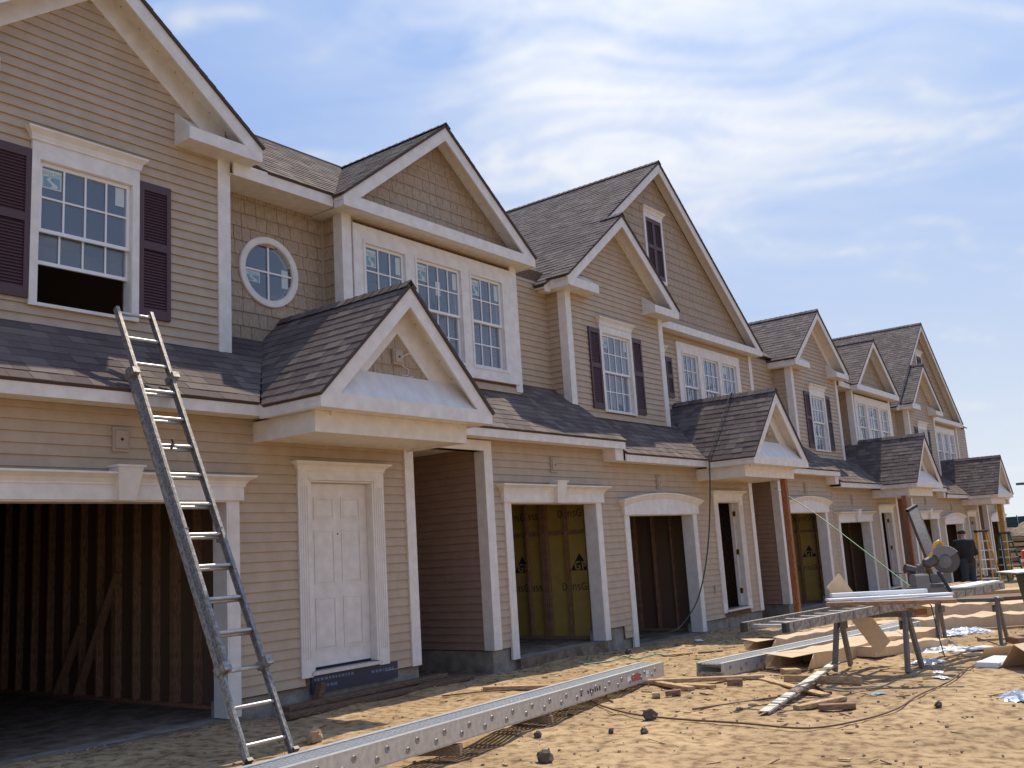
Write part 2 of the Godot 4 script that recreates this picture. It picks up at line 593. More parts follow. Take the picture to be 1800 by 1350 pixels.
# ---------------------------------------------------------------- cladding
# x-intervals left of [a, b] when holes [x0, x1, y0, y1] or circles [cx, cy, r] are taken out of the course y0..y1
func gaps(a: float, b: float, y0: float, y1: float, holes: Array) -> Array:
	var list := [[a, b]]
	for h in holes:
		var hx0: float
		var hx1: float
		if h.size() == 3:
			var dy: float = absf((y0 + y1) / 2.0 - h[1])
			if dy > h[2]:
				continue
			var half := sqrt(h[2] * h[2] - dy * dy)
			hx0 = h[0] - half
			hx1 = h[0] + half
		else:
			if y1 < h[2] + 0.02 or y0 > h[3] - 0.02:
				continue
			hx0 = h[0]
			hx1 = h[1]
		var out := []
		for s in list:
			if hx1 <= s[0] or hx0 >= s[1]:
				out.append(s)
			else:
				if hx0 > s[0] + 0.01:
					out.append([s[0], hx0])
				if hx1 < s[1] - 0.01:
					out.append([hx1, s[1]])
		list = out
	return list


# the width of a convex outline (points in xy) at height y
func span(poly: Array, y: float) -> Vector2:
	var lo := 1e9
	var hi := -1e9
	for i in poly.size():
		var p: Vector2 = poly[i]
		var q: Vector2 = poly[(i + 1) % poly.size()]
		if (p.y - y) * (q.y - y) <= 0.0 and absf(p.y - q.y) > 1e-6:
			var x := p.x + (q.x - p.x) * (y - p.y) / (q.y - p.y)
			lo = minf(lo, x)
			hi = maxf(hi, x)
	return Vector2(lo, hi)


func heights(poly: Array) -> Vector2:
	var lo := 1e9
	var hi := -1e9
	for p in poly:
		lo = minf(lo, p.y)
		hi = maxf(hi, p.y)
	return Vector2(lo, hi)


# one lapped board: corners at the foot a0..a1 and at the head b0..b1
func board(mb: MB, t: Transform3D, a0: float, a1: float, b0: float, b1: float, y0: float, y1: float, foot := 0.021, head := 0.002) -> void:
	var p0 := t * Vector3(a0, y0, foot)
	var p1 := t * Vector3(a1, y0, foot)
	var p2 := t * Vector3(b1, y1, head)
	var p3 := t * Vector3(b0, y1, head)
	mb.quad(p0, p1, p2, p3)
	var q0 := t * Vector3(a0, y0, 0)
	var q1 := t * Vector3(a1, y0, 0)
	mb.quad(q0, q1, p1, p0)
	mb.tri(q1, t * Vector3(b1, y1, 0), p1)
	mb.tri(q0, p0, t * Vector3(b0, y1, 0))


# lapped siding over a wall outline; wall is the part that carries the boards
func siding(h: Node3D, wall: Node3D, t: Transform3D, poly: Array, holes: Array, lod: int, expo := 0.1025, base = null, skin := "siding") -> void:
	var yy := heights(poly)
	var y: float = yy.x if base == null else base
	var rest := MB.new()
	while y < yy.y - 0.01:
		var y0 := maxf(y, yy.x)
		var y1 := minf(y + expo, yy.y)
		var lo := span(poly, y0 + 0.0005)
		var hi := span(poly, y1 - 0.0005)
		if hi.x > hi.y:
			hi = Vector2((lo.x + lo.y) / 2, (lo.x + lo.y) / 2)
		for s in gaps(lo.x, lo.y, y0, y1, holes):
			var b0: float = hi.x if s[0] == lo.x else maxf(s[0], hi.x)
			var b1: float = hi.y if s[1] == lo.y else minf(s[1], hi.y)
			if b0 > b1:
				b0 = (b0 + b1) / 2
				b1 = b0
			if lod < 2 and room(h, "siding_board"):
				var mb := MB.new()
				board(mb, t, s[0], s[1], b0, b1, y0, y1)
				put(wall, "siding_board", mb, M[skin])
			else:
				board(rest, t, s[0], s[1], b0, b1, y0, y1)
		y += expo
	if rest.v.size():
		stuff(put(wall, "siding", rest, M[skin]))


# split shakes: courses of separate pieces of uneven width
func shakes(h: Node3D, wall: Node3D, t: Transform3D, poly: Array, holes: Array, lod: int, expo := 0.178) -> void:
	var yy := heights(poly)
	var y := yy.x
	var rest := MB.new()
	while y < yy.y - 0.01:
		var y1 := minf(y + expo, yy.y)
		var lo := span(poly, y + 0.0005)
		var hi := span(poly, y1 - 0.0005)
		if hi.x > hi.y:
			hi = Vector2((lo.x + lo.y) / 2, (lo.x + lo.y) / 2)
		for s in gaps(lo.x, lo.y, y, y1, holes):
			var x: float = s[0]
			while x < s[1] - 0.005:
				var w := rng.randf_range(0.11, 0.25)
				var e := minf(x + w, s[1])
				if s[1] - e < 0.06:
					e = s[1]
				var b0 := maxf(x, hi.x)
				var b1 := minf(e - 0.006, hi.y)
				if b0 > b1:
					b0 = clampf((x + e) / 2, minf(hi.x, hi.y), maxf(hi.x, hi.y))
					b1 = b0
				var k := rng.randf_range(0.93, 1.05)
				var dy := rng.randf_range(-0.004, 0.004)
				var f := rng.randf_range(0.015, 0.021)
				var mb := MB.new() if lod < 2 and room(h, "shake") else rest
				mb.col = Color(k, k * rng.randf_range(0.99, 1.01), k * rng.randf_range(0.97, 1.02))
				board(mb, t, x, e - 0.006, b0, b1, y + dy, y1 + 0.003, f, 0.004)
				if mb != rest:
					put(wall, "shake", mb, M.shake)
				x = e
		y += expo
	if rest.v.size():
		stuff(put(wall, "shakes", rest, M.shake))


# a flat wall of the given thickness with rectangular holes, front face on z = 0 of t
func panel(mb: MB, t: Transform3D, x0: float, x1: float, y0: float, y1: float, holes: Array, thick := 0.15) -> void:
	var xs := [x0, x1]
	var ys := [y0, y1]
	for h in holes:
		for k in 2:
			if h[k] > x0 + 0.001 and h[k] < x1 - 0.001:
				xs.append(h[k])
			if h[2 + k] > y0 + 0.001 and h[2 + k] < y1 - 0.001:
				ys.append(h[2 + k])
	xs.sort()
	ys.sort()
	var solid := func(i: int, j: int) -> bool:
		if i < 0 or j < 0 or i >= xs.size() - 1 or j >= ys.size() - 1:
			return false
		var cx: float = (xs[i] + xs[i + 1]) / 2
		var cy: float = (ys[j] + ys[j + 1]) / 2
		if xs[i + 1] - xs[i] < 0.0005 or ys[j + 1] - ys[j] < 0.0005:
			return false
		for h in holes:
			if cx > h[0] and cx < h[1] and cy > h[2] and cy < h[3]:
				return false
		return true
	for i in xs.size() - 1:
		for j in ys.size() - 1:
			if not solid.call(i, j):
				continue
			var a: float = xs[i]
			var b: float = xs[i + 1]
			var c: float = ys[j]
			var d: float = ys[j + 1]
			mb.quad(t * Vector3(a, c, 0), t * Vector3(b, c, 0), t * Vector3(b, d, 0), t * Vector3(a, d, 0))
			mb.quad(t * Vector3(b, c, -thick), t * Vector3(a, c, -thick), t * Vector3(a, d, -thick), t * Vector3(b, d, -thick))
			if not solid.call(i - 1, j):
				mb.quad(t * Vector3(a, c, -thick), t * Vector3(a, c, 0), t * Vector3(a, d, 0), t * Vector3(a, d, -thick))
			if not solid.call(i + 1, j):
				mb.quad(t * Vector3(b, c, 0), t * Vector3(b, c, -thick), t * Vector3(b, d, -thick), t * Vector3(b, d, 0))
			if not solid.call(i, j - 1):
				mb.quad(t * Vector3(a, c, -thick), t * Vector3(b, c, -thick), t * Vector3(b, c, 0), t * Vector3(a, c, 0))
			if not solid.call(i, j + 1):
				mb.quad(t * Vector3(a, d, 0), t * Vector3(b, d, 0), t * Vector3(b, d, -thick), t * Vector3(a, d, -thick))


# ---------------------------------------------------------------- roofs
func shingle_tone() -> Color:
	var tones := [Color(0.215, 0.160, 0.139), Color(0.180, 0.133, 0.119), Color(0.255, 0.196, 0.168), Color(0.158, 0.115, 0.106), Color(0.202, 0.149, 0.133), Color(0.282, 0.220, 0.188)]
	var c: Color = tones[rng.randi() % 6]
	var k := rng.randf_range(1.2, 1.45)
	return Color(c.r * k, c.g * k, c.b * k)


# a roof plane: outline poly in (along, upslope) metres from o; deck slab and courses of shingle tabs
func roof(h: Node3D, called: String, o: Vector3, u: Vector3, s: Vector3, poly: Array, lod: int, singles := false, expo := 0.143, soffit_under := false) -> MeshInstance3D:
	var n := u.cross(s).normalized()
	var t := Transform3D(Basis(u, s, n), o)
	var dk := MB.new()
	dk.prism(poly, -0.03, -0.001, t)
	var deck := put(h, called, dk, M.deck)
	var yy := heights(poly)
	var y := yy.x
	var rest := MB.new()
	var k := 0
	while y < yy.y - 0.015:
		var y1 := minf(y + expo, yy.y)
		var lo := span(poly, y + 0.0008)
		var hi := span(poly, y1 - 0.0008)
		if hi.x > hi.y:
			hi = Vector2((lo.x + lo.y) / 2, (lo.x + lo.y) / 2)
		var left := minf(lo.x, hi.x)
		var right := maxf(lo.y, hi.y)
		var x := left - rng.randf() * 0.2
		while x < right - 0.004:
			var e := x + (rng.randf_range(0.11, 0.27) if lod < 3 else rng.randf_range(0.3, 0.6))
			var a0 := clampf(x, lo.x, lo.y)
			var a1 := clampf(e - 0.003, lo.x, lo.y)
			var b0 := clampf(x, hi.x, hi.y)
			var b1 := clampf(e - 0.003, hi.x, hi.y)
			if a1 - a0 > 0.002 or b1 - b0 > 0.002:
				var mb := MB.new() if singles and room(h, "shingle") else rest
				mb.col = shingle_tone()
				var z0 := rng.randf_range(0.007, 0.013)
				var over := minf(y1 + 0.02, yy.y)
				var p0 := t * Vector3(a0, y - 0.003, z0)
				var p1 := t * Vector3(a1, y - 0.003, z0)
				var p2 := t * Vector3(b1, over, 0.003)
				var p3 := t * Vector3(b0, over, 0.003)
				mb.quad(p0, p1, p2, p3)
				mb.quad(t * Vector3(a0, y - 0.003, 0.0005), t * Vector3(a1, y - 0.003, 0.0005), p1, p0)
				mb.tri(t * Vector3(a1, y, 0.0005), t * Vector3(b1, over, 0.0005), p1)
				mb.tri(t * Vector3(b0, over, 0.0005), t * Vector3(a0, y, 0.0005), p0)
				if mb != rest:
					put(deck, "shingle", mb, M.shingle)
			x = e
		y += expo
		k += 1
	if rest.v.size():
		stuff(put(deck, "shingles", rest, M.shingle))
	return deck


# folded cap shingles along a ridge from p to q; slopes fall to both sides with the given pitch
func ridge(h: Node3D, p: Vector3, q: Vector3, side: Vector3, pitch: float, lod: int) -> void:
	var l := p.distance_to(q)
	var d := (q - p) / l
	var rest := MB.new()
	var w := 0.13
	var cs := cos(atan(pitch))
	var sn := sin(atan(pitch))
	var x := 0.0
	while x < l:
		var mb := MB.new() if lod < 2 and room(h, "ridge_cap") else rest
		mb.col = shingle_tone()
		var e := minf(x + 0.17, l)
		var f0 := 0.034
		var f1 := 0.022
		var c0 := p + d * x + Vector3(0, f0, 0)
		var c1 := p + d * e + Vector3(0, f1, 0)
		for k in [-1.0, 1.0]:
			var o: Vector3 = side * (k * w * cs) + Vector3(0, -w * sn, 0)
			if k > 0:
				mb.quad(c0, c1, c1 + o, c0 + o)
			else:
				mb.quad(c1, c0, c0 + o, c1 + o)
			mb.quad(c0 + o, c0, c0 - Vector3(0, 0.012, 0), c0 + o - Vector3(0, 0.012, 0))
		if mb != rest:
			put(h, "ridge_cap", mb, M.shingle)
		x += 0.145
	if rest.v.size():
		stuff(put(h, "ridge_caps", rest, M.shingle))


# ---------------------------------------------------------------- house pieces
func bx(h: Node3D, called: String, m: Material, lo: Vector3, hi: Vector3) -> MeshInstance3D:
	var mb := MB.new()
	mb.box(lo, hi)
	return put(h, called, mb, m)


# a moulded cornice: a flat board that flares out to a crown
func crown(mb: MB, x0: float, x1: float, y0: float, ym: float, y1: float, z0: float, zb: float, flare: float) -> void:
	mb.box(Vector3(x0, y0, z0), Vector3(x1, ym, zb))
	var a := 0.012
	mb.box(Vector3(x0 - a, ym, z0), Vector3(x1 + a, ym + 0.018, zb + a))
	var y := ym + 0.018
	var f := flare
	var yt := y1 - 0.018
	var yq := y + (yt - y) * 0.5
	mb.hexa([Vector3(x0 - a, y, zb + a), Vector3(x1 + a, y, zb + a), Vector3(x1 + a, y, z0), Vector3(x0 - a, y, z0),
		Vector3(x0 - f * 0.38, yq, zb + f * 0.38), Vector3(x1 + f * 0.38, yq, zb + f * 0.38), Vector3(x1 + f * 0.38, yq, z0), Vector3(x0 - f * 0.38, yq, z0)])
	mb.hexa([Vector3(x0 - f * 0.38, yq, zb + f * 0.38), Vector3(x1 + f * 0.38, yq, zb + f * 0.38), Vector3(x1 + f * 0.38, yq, z0), Vector3(x0 - f * 0.38, yq, z0),
		Vector3(x0 - f, yt, zb + f), Vector3(x1 + f, yt, zb + f), Vector3(x1 + f, yt, z0), Vector3(x0 - f, yt, z0)])
	mb.box(Vector3(x0 - f - 0.004, yt, z0), Vector3(x1 + f + 0.004, y1, zb + f + 0.004))


# an arched garage header with a moulded crown following the arch
func arch_header(mb: MB, cx: float, half: float, y0: float, ye: float, ym: float, z: float) -> void:
	var n := 14
	var poly := [Vector2(cx - half, y0), Vector2(cx + half, y0)]
	var arc := []
	for i in n + 1:
		var t := -1.0 + 2.0 * i / n
		arc.append(Vector2(cx + half * t, ye + (ym - ye) * (1.0 - t * t)))
	for i in range(n, -1, -1):
		poly.append(arc[i])
	mb.prism(poly, 0.0, z)
	var f := 0.10
	for i in n:
		var a: Vector2 = arc[i]
		var b: Vector2 = arc[i + 1]
		var ka := 1.0 + f / half
		var a2 := Vector2(cx + (a.x - cx) * ka, a.y + 0.085)
		var b2 := Vector2(cx + (b.x - cx) * ka, b.y + 0.085)
		mb.hexa([Vector3(a.x, a.y, z), Vector3(b.x, b.y, z), Vector3(b.x, b.y, 0), Vector3(a.x, a.y, 0),
			Vector3(a2.x, a2.y, z + 0.07), Vector3(b2.x, b2.y, z + 0.07), Vector3(b2.x, b2.y, 0), Vector3(a2.x, a2.y, 0)])
		mb.hexa([Vector3(a2.x, a2.y, z + 0.075), Vector3(b2.x, b2.y, z + 0.075), Vector3(b2.x, b2.y, 0), Vector3(a2.x, a2.y, 0),
			Vector3(a2.x, a2.y + 0.022, z + 0.075), Vector3(b2.x, b2.y + 0.022, z + 0.075), Vector3(b2.x, b2.y + 0.022, 0), Vector3(a2.x, a2.y + 0.022, 0)])


# one sash: rails, glazing bars and panes, as sub-parts of win
func sash(win: Node3D, x0: float, x1: float, y0: float, y1: float, z: float, cols: int, rows: int, lod: int) -> void:
	var r := 0.036
	var mb := MB.new()
	mb.box(Vector3(x0, y0, z - 0.028), Vector3(x1, y0 + r, z))
	mb.box(Vector3(x0, y1 - r, z - 0.028), Vector3(x1, y1, z))
	mb.box(Vector3(x0, y0 + r, z - 0.028), Vector3(x0 + r, y1 - r, z))
	mb.box(Vector3(x1 - r, y0 + r, z - 0.028), Vector3(x1, y1 - r, z))
	put(win, "sash", mb, M.vinyl)
	var gx0 := x0 + r
	var gx1 := x1 - r
	var gy0 := y0 + r
	var gy1 := y1 - r
	var gb := MB.new()
	for i in range(1, cols):
		var x := gx0 + (gx1 - gx0) * i / cols
		gb.box(Vector3(x - 0.009, gy0, z - 0.016), Vector3(x + 0.009, gy1, z - 0.004))
	for j in range(1, rows):
		var y := gy0 + (gy1 - gy0) * j / rows
		gb.box(Vector3(gx0, y - 0.009, z - 0.0165), Vector3(gx1, y + 0.009, z - 0.0035))
	if gb.v.size():
		put(win, "glazing_bars", gb, M.vinyl)
	var nc := cols if lod < 2 else 1
	var nr := rows if lod < 2 else 1
	for i in nc:
		for j in nr:
			var pb := MB.new()
			pb.box(Vector3(gx0 + (gx1 - gx0) * i / nc + 0.001, gy0 + (gy1 - gy0) * j / nr + 0.001, z - 0.021), Vector3(gx0 + (gx1 - gx0) * (i + 1) / nc - 0.001, gy0 + (gy1 - gy0) * (j + 1) / nr - 0.001, z - 0.018))
			put(win, "pane", pb, M.glass)


# paper sticker left on new glass, with its winding river picture and a line of print
func sticker(win: Node3D, x: float, y: float, w: float, hh: float, z: float, big: bool) -> void:
	var mb := MB.new()
	mb.box(Vector3(x, y, z), Vector3(x + w, y + hh, z + 0.0015))
	put(win, "sticker", mb, M.paper)
	if not big:
		return
	var pb := MB.new()
	pb.box(Vector3(x + w * 0.07, y + hh * 0.07, z + 0.0015), Vector3(x + w * 0.93, y + hh * 0.62, z + 0.0025))
	put(win, "sticker_picture", pb, M.paper_blue)
	var rb := MB.new()
	var n := 12
	for i in n:
		var t0 := 1.0 * i / n
		var t1 := 1.0 * (i + 1) / n
		var f := func(t: float) -> Vector2: return Vector2(x + w * (0.5 + 0.17 * sin(t * 5.6 + 0.4)), y + hh * (0.08 + 0.52 * t))
		var p: Vector2 = f.call(t0)
		var q: Vector2 = f.call(t1)
		var wa := w * (0.17 - 0.11 * t0)
		var wb := w * (0.17 - 0.11 * t1)
		rb.quad(Vector3(p.x - wa, p.y, z + 0.0035), Vector3(p.x + wa, p.y, z + 0.0035), Vector3(q.x + wb, q.y, z + 0.0035), Vector3(q.x - wb, q.y, z + 0.0035))
	put(win, "sticker_road", rb, M.paper)
	lettering(win, "sticker_lettering", "Silver Line", Transform3D(Basis(), Vector3(x + w * 0.5, y + hh * 0.80, z + 0.0016)), hh * 0.21, M.paper_blue, "Droid Serif")
	var lb := MB.new()
	lb.box(Vector3(x + w * 0.3, y + hh * 0.665, z + 0.0015), Vector3(x + w * 0.92, y + hh * 0.69, z + 0.0025))
	put(win, "sticker_rule", lb, M.paper_blue)


func lettering(parent: Node3D, called: String, text: String, t: Transform3D, height: float, m: Material, face := "Droid Sans", bold := false) -> void:
	var tm := TextMesh.new()
	var sf := SystemFont.new()
	sf.font_names = PackedStringArray([face])
	if bold:
		sf.font_weight = 700
	tm.font = sf
	tm.text = text
	tm.font_size = 64
	tm.pixel_size = height / 64.0
	tm.depth = 0.002
	tm.curve_step = 2.0
	tm.material = m
	part(parent, called, tm, t)


func double_hung(h: Node3D, cx: float, half: float, y0: float, y1: float, ytop: float, z: float, lod: int, o := {}) -> MeshInstance3D:
	var gh: float = o.get("glass", half - 0.085)
	var gy0: float = y0 + 0.03
	var gy1: float = o.get("gtop", ytop - 0.30)
	var mid: float = o.get("mid", (gy0 + gy1) / 2)
	var mb := MB.new()
	mb.box(Vector3(cx - half, y0, z), Vector3(cx - gh, y1, z + 0.034))
	mb.box(Vector3(cx + gh, y0, z), Vector3(cx + half, y1, z + 0.034))
	mb.box(Vector3(cx - gh, y0, z), Vector3(cx + gh, gy0, z + 0.04))
	mb.box(Vector3(cx - gh, gy1, z), Vector3(cx + gh, y1, z + 0.0335))
	for k in [-1, 1]:
		mb.box(Vector3(cx + k * gh - 0.006, gy0, z - 0.12), Vector3(cx + k * gh + 0.006, gy1, z + 0.02))
	mb.box(Vector3(cx - gh, gy1 - 0.006, z - 0.12), Vector3(cx + gh, gy1 + 0.006, z + 0.02))
	mb.box(Vector3(cx - gh, gy0 - 0.006, z - 0.12), Vector3(cx + gh, gy0 + 0.008, z + 0.02))
	var win := put(h, "window", mb, M.white)
	var cb := MB.new()
	crown(cb, cx - half, cx + half, y1, y1 + 0.012, ytop, z, z + 0.036, 0.062)
	put(win, "crown_moulding", cb, M.white)
	var a := cx - gh + 0.007
	var b := cx + gh - 0.007
	sash(win, a, b, mid - 0.018, gy1 - 0.007, z - 0.012, 4, 2, lod)
	if o.has("open"):
		var lift: float = o.open
		# the lower sash stands raised behind the upper one
		var r := 0.036
		var sb := MB.new()
		sb.box(Vector3(a, lift, z - 0.075), Vector3(b, lift + r, z - 0.047))
		sb.box(Vector3(a, lift + r, z - 0.075), Vector3(a + r * 0.5, mid + 0.3, z - 0.047))
		sb.box(Vector3(b - r * 0.5, lift + r, z - 0.075), Vector3(b, mid + 0.3, z - 0.047))
		put(win, "sash", sb, M.vinyl)
		var gb := MB.new()
		for i in range(1, 4):
			var x := a + (b - a) * i / 4
			gb.box(Vector3(x - 0.009, lift + r, z - 0.063), Vector3(x + 0.009, mid + 0.02, z - 0.051))
		put(win, "glazing_bars", gb, M.vinyl)
		for i in 4:
			var pb := MB.new()
			pb.box(Vector3(a + (b - a) * i / 4 + 0.001, lift + r, z - 0.068), Vector3(a + (b - a) * (i + 1) / 4 - 0.001, mid + 0.02, z - 0.065))
			put(win, "pane", pb, M.glass)
	else:
		sash(win, a, b, gy0, mid + 0.018, z - 0.044, 4, 2, lod)
	if o.get("stickers", true) and lod < 2:
		sticker(win, a + 0.042, gy1 - 0.26, 0.195, 0.20, z - 0.029, true)
		sticker(win, b - 0.155, gy1 - 0.25, 0.10, 0.20, z - 0.029, false)
	return win


# three windows in one white surround; panes as [x0, x1, columns]
func triple(h: Node3D, x0: float, x1: float, y0: float, y1: float, lights: Array, gy0: float, gy1: float, mid: float, z: float, lod: int) -> void:
	var mb := MB.new()
	var holes := []
	for l in lights:
		holes.append([l[0], l[1], gy0, gy1])
	panel(mb, Transform3D(Basis(), Vector3(0, 0, z + 0.036)), x0, x1, y0, y1, holes, 0.036)
	mb.box(Vector3(x0 - 0.02, y0 - 0.012, z + 0.001), Vector3(x1 + 0.02, y0 + 0.03, z + 0.052))
	for l in lights:
		var e := 0.04
		mb.box(Vector3(l[0] - e, gy0 - e, z + 0.03), Vector3(l[0] - 0.001, gy1 + e, z + 0.046))
		mb.box(Vector3(l[1] + 0.001, gy0 - e, z + 0.03), Vector3(l[1] + e, gy1 + e, z + 0.046))
		mb.box(Vector3(l[0] - 0.001, gy1 + 0.001, z + 0.03), Vector3(l[1] + 0.001, gy1 + e, z + 0.0455))
		mb.box(Vector3(l[0] - 0.001, gy0 - e, z + 0.03), Vector3(l[1] + 0.001, gy0 - 0.001, z + 0.0455))
		for k in 2:
			mb.box(Vector3(l[k] - 0.006, gy0, z - 0.1), Vector3(l[k] + 0.006, gy1, z + 0.01))
	var win := put(h, "triple_window", mb, M.white)
	for l in lights:
		var a: float = l[0] + 0.007
		var b: float = l[1] - 0.007
		sash(win, a, b, mid - 0.018, gy1, z + 0.004, l[2], 2, lod)
		sash(win, a, b, gy0, mid + 0.018, z - 0.028, l[2], 2, lod)
		if lod == 0:
			sticker(win, a + 0.042, gy1 - 0.30, 0.19, 0.24, z - 0.013, true)
			sticker(win, b - 0.14, gy1 - 0.31, 0.09, 0.25, z - 0.013, false)
			if l[2] == 4:
				sticker(win, (a + b) / 2 - 0.05, gy1 - 0.46, 0.10, 0.21, z - 0.013, false)
		elif lod == 1 and l == lights[2]:
			sticker(win, a + 0.10, gy1 - 0.24, 0.18, 0.16, z - 0.013, false)


# louvred shutter between x0 and x1
func shutter(h: Node3D, x0: float, x1: float, y0: float, y1: float, z: float, lod: int) -> void:
	var mb := MB.new()
	var w := 0.05
	var t := 0.03
	mb.box(Vector3(x0, y0, z), Vector3(x0 + w, y1, z + t))
	mb.box(Vector3(x1 - w, y0, z), Vector3(x1, y1, z + t))
	var ym := y0 + (y1 - y0) * 0.53
	for k in [[y0, y0 + 0.10], [ym - 0.04, ym + 0.04], [y1 - 0.09, y1]]:
		mb.box(Vector3(x0 + w, k[0], z), Vector3(x1 - w, k[1], z + t - 0.001))
	mb.box(Vector3(x0 + w, y0 + 0.1, z), Vector3(x1 - w, y1 - 0.09, z + 0.006))
	var s := put(h, "shutter", mb, M.shutter)
	var lb := MB.new()
	for k in [[y0 + 0.10, ym - 0.04], [ym + 0.04, y1 - 0.09]]:
		var y: float = k[0]
		while y < k[1] - 0.01:
			var e := minf(y + 0.032, k[1])
			lb.quad(Vector3(x0 + w, y, z + 0.026), Vector3(x1 - w, y, z + 0.026), Vector3(x1 - w, e, z + 0.008), Vector3(x0 + w, e, z + 0.008))
			lb.quad(Vector3(x0 + w, y, z + 0.006), Vector3(x1 - w, y, z + 0.006), Vector3(x1 - w, y, z + 0.026), Vector3(x0 + w, y, z + 0.026))
			y += 0.032
	stuff(put(s, "louvres", lb, M.shutter))


# gable roof with its ridge along z: two planes, rake boards, soffits, ridge caps
func gable(h: Node3D, called: String, cx: float, half: float, apex: float, pitch: float, zf: float, zwall: float, zb0: float, zb1: float, lod: int, o := {}) -> void:
	var len1 := sqrt(1.0 + pitch * pitch)
	var tip := apex - pitch * half
	var L := half * len1
	var ov := 0.025
	var pol = o.get("left_poly")
	if not o.get("no_left", false):
		var lp = [Vector2(zb0, 0), Vector2(zf + ov, 0), Vector2(zf + ov, L + ov * len1), Vector2(zb1, L + ov * len1)] if pol == null else pol
		roof(h, called, Vector3(cx - half - ov, tip - ov * pitch, 0), Vector3(0, 0, 1), Vector3(1, pitch, 0).normalized(), lp, lod, o.get("singles", false))
	pol = o.get("right_poly")
	var rp = [Vector2(-zf - ov, 0), Vector2(-zb0, 0), Vector2(-zb1, L + ov * len1), Vector2(-zf - ov, L + ov * len1)] if pol == null else pol
	roof(h, called, Vector3(cx + half + ov, tip - ov * pitch, 0), Vector3(0, 0, -1), Vector3(-1, pitch, 0).normalized(), rp, lod)
	ridge(h, Vector3(cx, apex + 0.008, zf + ov), Vector3(cx, apex + 0.008, o.get("ridge_end", zb1)), Vector3(1, 0, 0), pitch, lod)
	var rw := 0.165 * len1
	for k in [-1.0, 1.0]:
		var mb := MB.new()
		var p0 := Vector2(cx + k * half, tip - 0.032)
		var p1 := Vector2(cx, apex - 0.032)
		var q0 := p0 - Vector2(0, rw)
		var q1 := p1 - Vector2(0, rw)
		# cut level where the board meets the eave
		var yc: float = maxf(o.get("cut", -100.0), q0.y)
		var w0c := Vector2(p0.x, yc)
		var w1c := q0.lerp(q1, (yc - q0.y) / (q1.y - q0.y))
		if yc > q0.y + 0.001:
			mb.prism([p0, w0c, w1c, q1, p1] if k < 0 else [p1, q1, w1c, w0c, p0], zf - 0.028, zf)
		else:
			mb.prism([q0, q1, p1, p0] if k < 0 else [q1, q0, p0, p1], zf - 0.028, zf)
		put(h, "rake_board", mb, M.white)
		# drip edge
		var db := MB.new()
		db.prism([p0 + Vector2(0, 0.003), p1 + Vector2(0, 0.003), p1 + Vector2(0, 0.02), p0 + Vector2(0, 0.02)] if k < 0 else [p1 + Vector2(0, 0.003), p0 + Vector2(0, 0.003), p0 + Vector2(0, 0.02), p1 + Vector2(0, 0.02)], zf - 0.03, zf + 0.012)
		put(h, "drip_edge", db, M.deck)
		# sloping soffit under the overhang, in short panels
		var n := int(ceil(L / 0.30)) if lod < 2 else 1
		for i in n:
			var a := p0.lerp(p1, 1.0 * i / n) - Vector2(0, 0.05)
			var b := p0.lerp(p1, (i + 1.0) / n - (0.012 / n if n > 1 else 0.0)) - Vector2(0, 0.05)
			var sb := MB.new()
			sb.prism([a - Vector2(0, 0.012), b - Vector2(0, 0.012), b, a] if k < 0 else [b - Vector2(0, 0.012), a - Vector2(0, 0.012), a, b], zwall, zf - 0.029)
			put(h, "soffit_panel", sb, M.soffit)
			if lod < 1 and n > 1:
				var vb := MB.new()
				var mid := a.lerp(b, 0.5) - Vector2(0, 0.0135)
				var dx := (b - a).normalized() * 0.006
				vb.quad(Vector3(mid.x - dx.x, mid.y - dx.y, zwall + 0.04), Vector3(mid.x + dx.x, mid.y + dx.y, zwall + 0.04), Vector3(mid.x + dx.x, mid.y + dx.y, zwall + 0.055), Vector3(mid.x - dx.x, mid.y - dx.y, zwall + 0.055))
				put(h, "soffit_vent", vb, M.dark)
		# frieze board on the wall under the soffit
		if o.has("frieze"):
			var fb := MB.new()
			var hw: float = o.get("frieze_half", half)
			var u0 := Vector2(cx + k * hw, apex - 0.09 - pitch * hw)
			var u1 := Vector2(cx, apex - 0.09)
			var w0 := u0 - Vector2(0, o.frieze)
			var w1 := u1 - Vector2(0, o.frieze)
			fb.prism([w0, w1, u1, u0] if k < 0 else [w1, w0, u0, u1], zwall + 0.001, zwall + 0.03)
			put(h, "frieze_board", fb, M.white)


# boxed eave return at the foot of a gable: u0 is its inner end, u1 the outer
func eave_return(h: Node3D, u0: float, u1: float, y0: float, y1: float, yback: float, zwall: float, zf: float) -> void:
	var mb := MB.new()
	var a := minf(u0, u1)
	var b := maxf(u0, u1)
	mb.hexa([Vector3(a, y0, zf), Vector3(b, y0, zf), Vector3(b, y0, zwall), Vector3(a, y0, zwall),
		Vector3(a, y1, zf), Vector3(b, y1, zf), Vector3(b, yback if u0 > u1 else y1, zwall), Vector3(a, yback if u0 < u1 else y1, zwall)])
	put(h, "eave_return", mb, M.white)


func corner_trim(h: Node3D, x: float, side: float, y0: float, y1: float, z: float, depth := 0.13) -> void:
	var mb := MB.new()
	# an L of two boards round an outside corner at x; side is +1 when the wall ends towards +x
	mb.box(Vector3(minf(x, x - side * 0.135), y0, z), Vector3(maxf(x, x - side * 0.135), y1, z + 0.034))
	mb.box(Vector3(minf(x, x + side * 0.03), y0, z - depth), Vector3(maxf(x, x + side * 0.03), y1, z + 0.034))
	put(h, "corner_trim", mb, M.white)


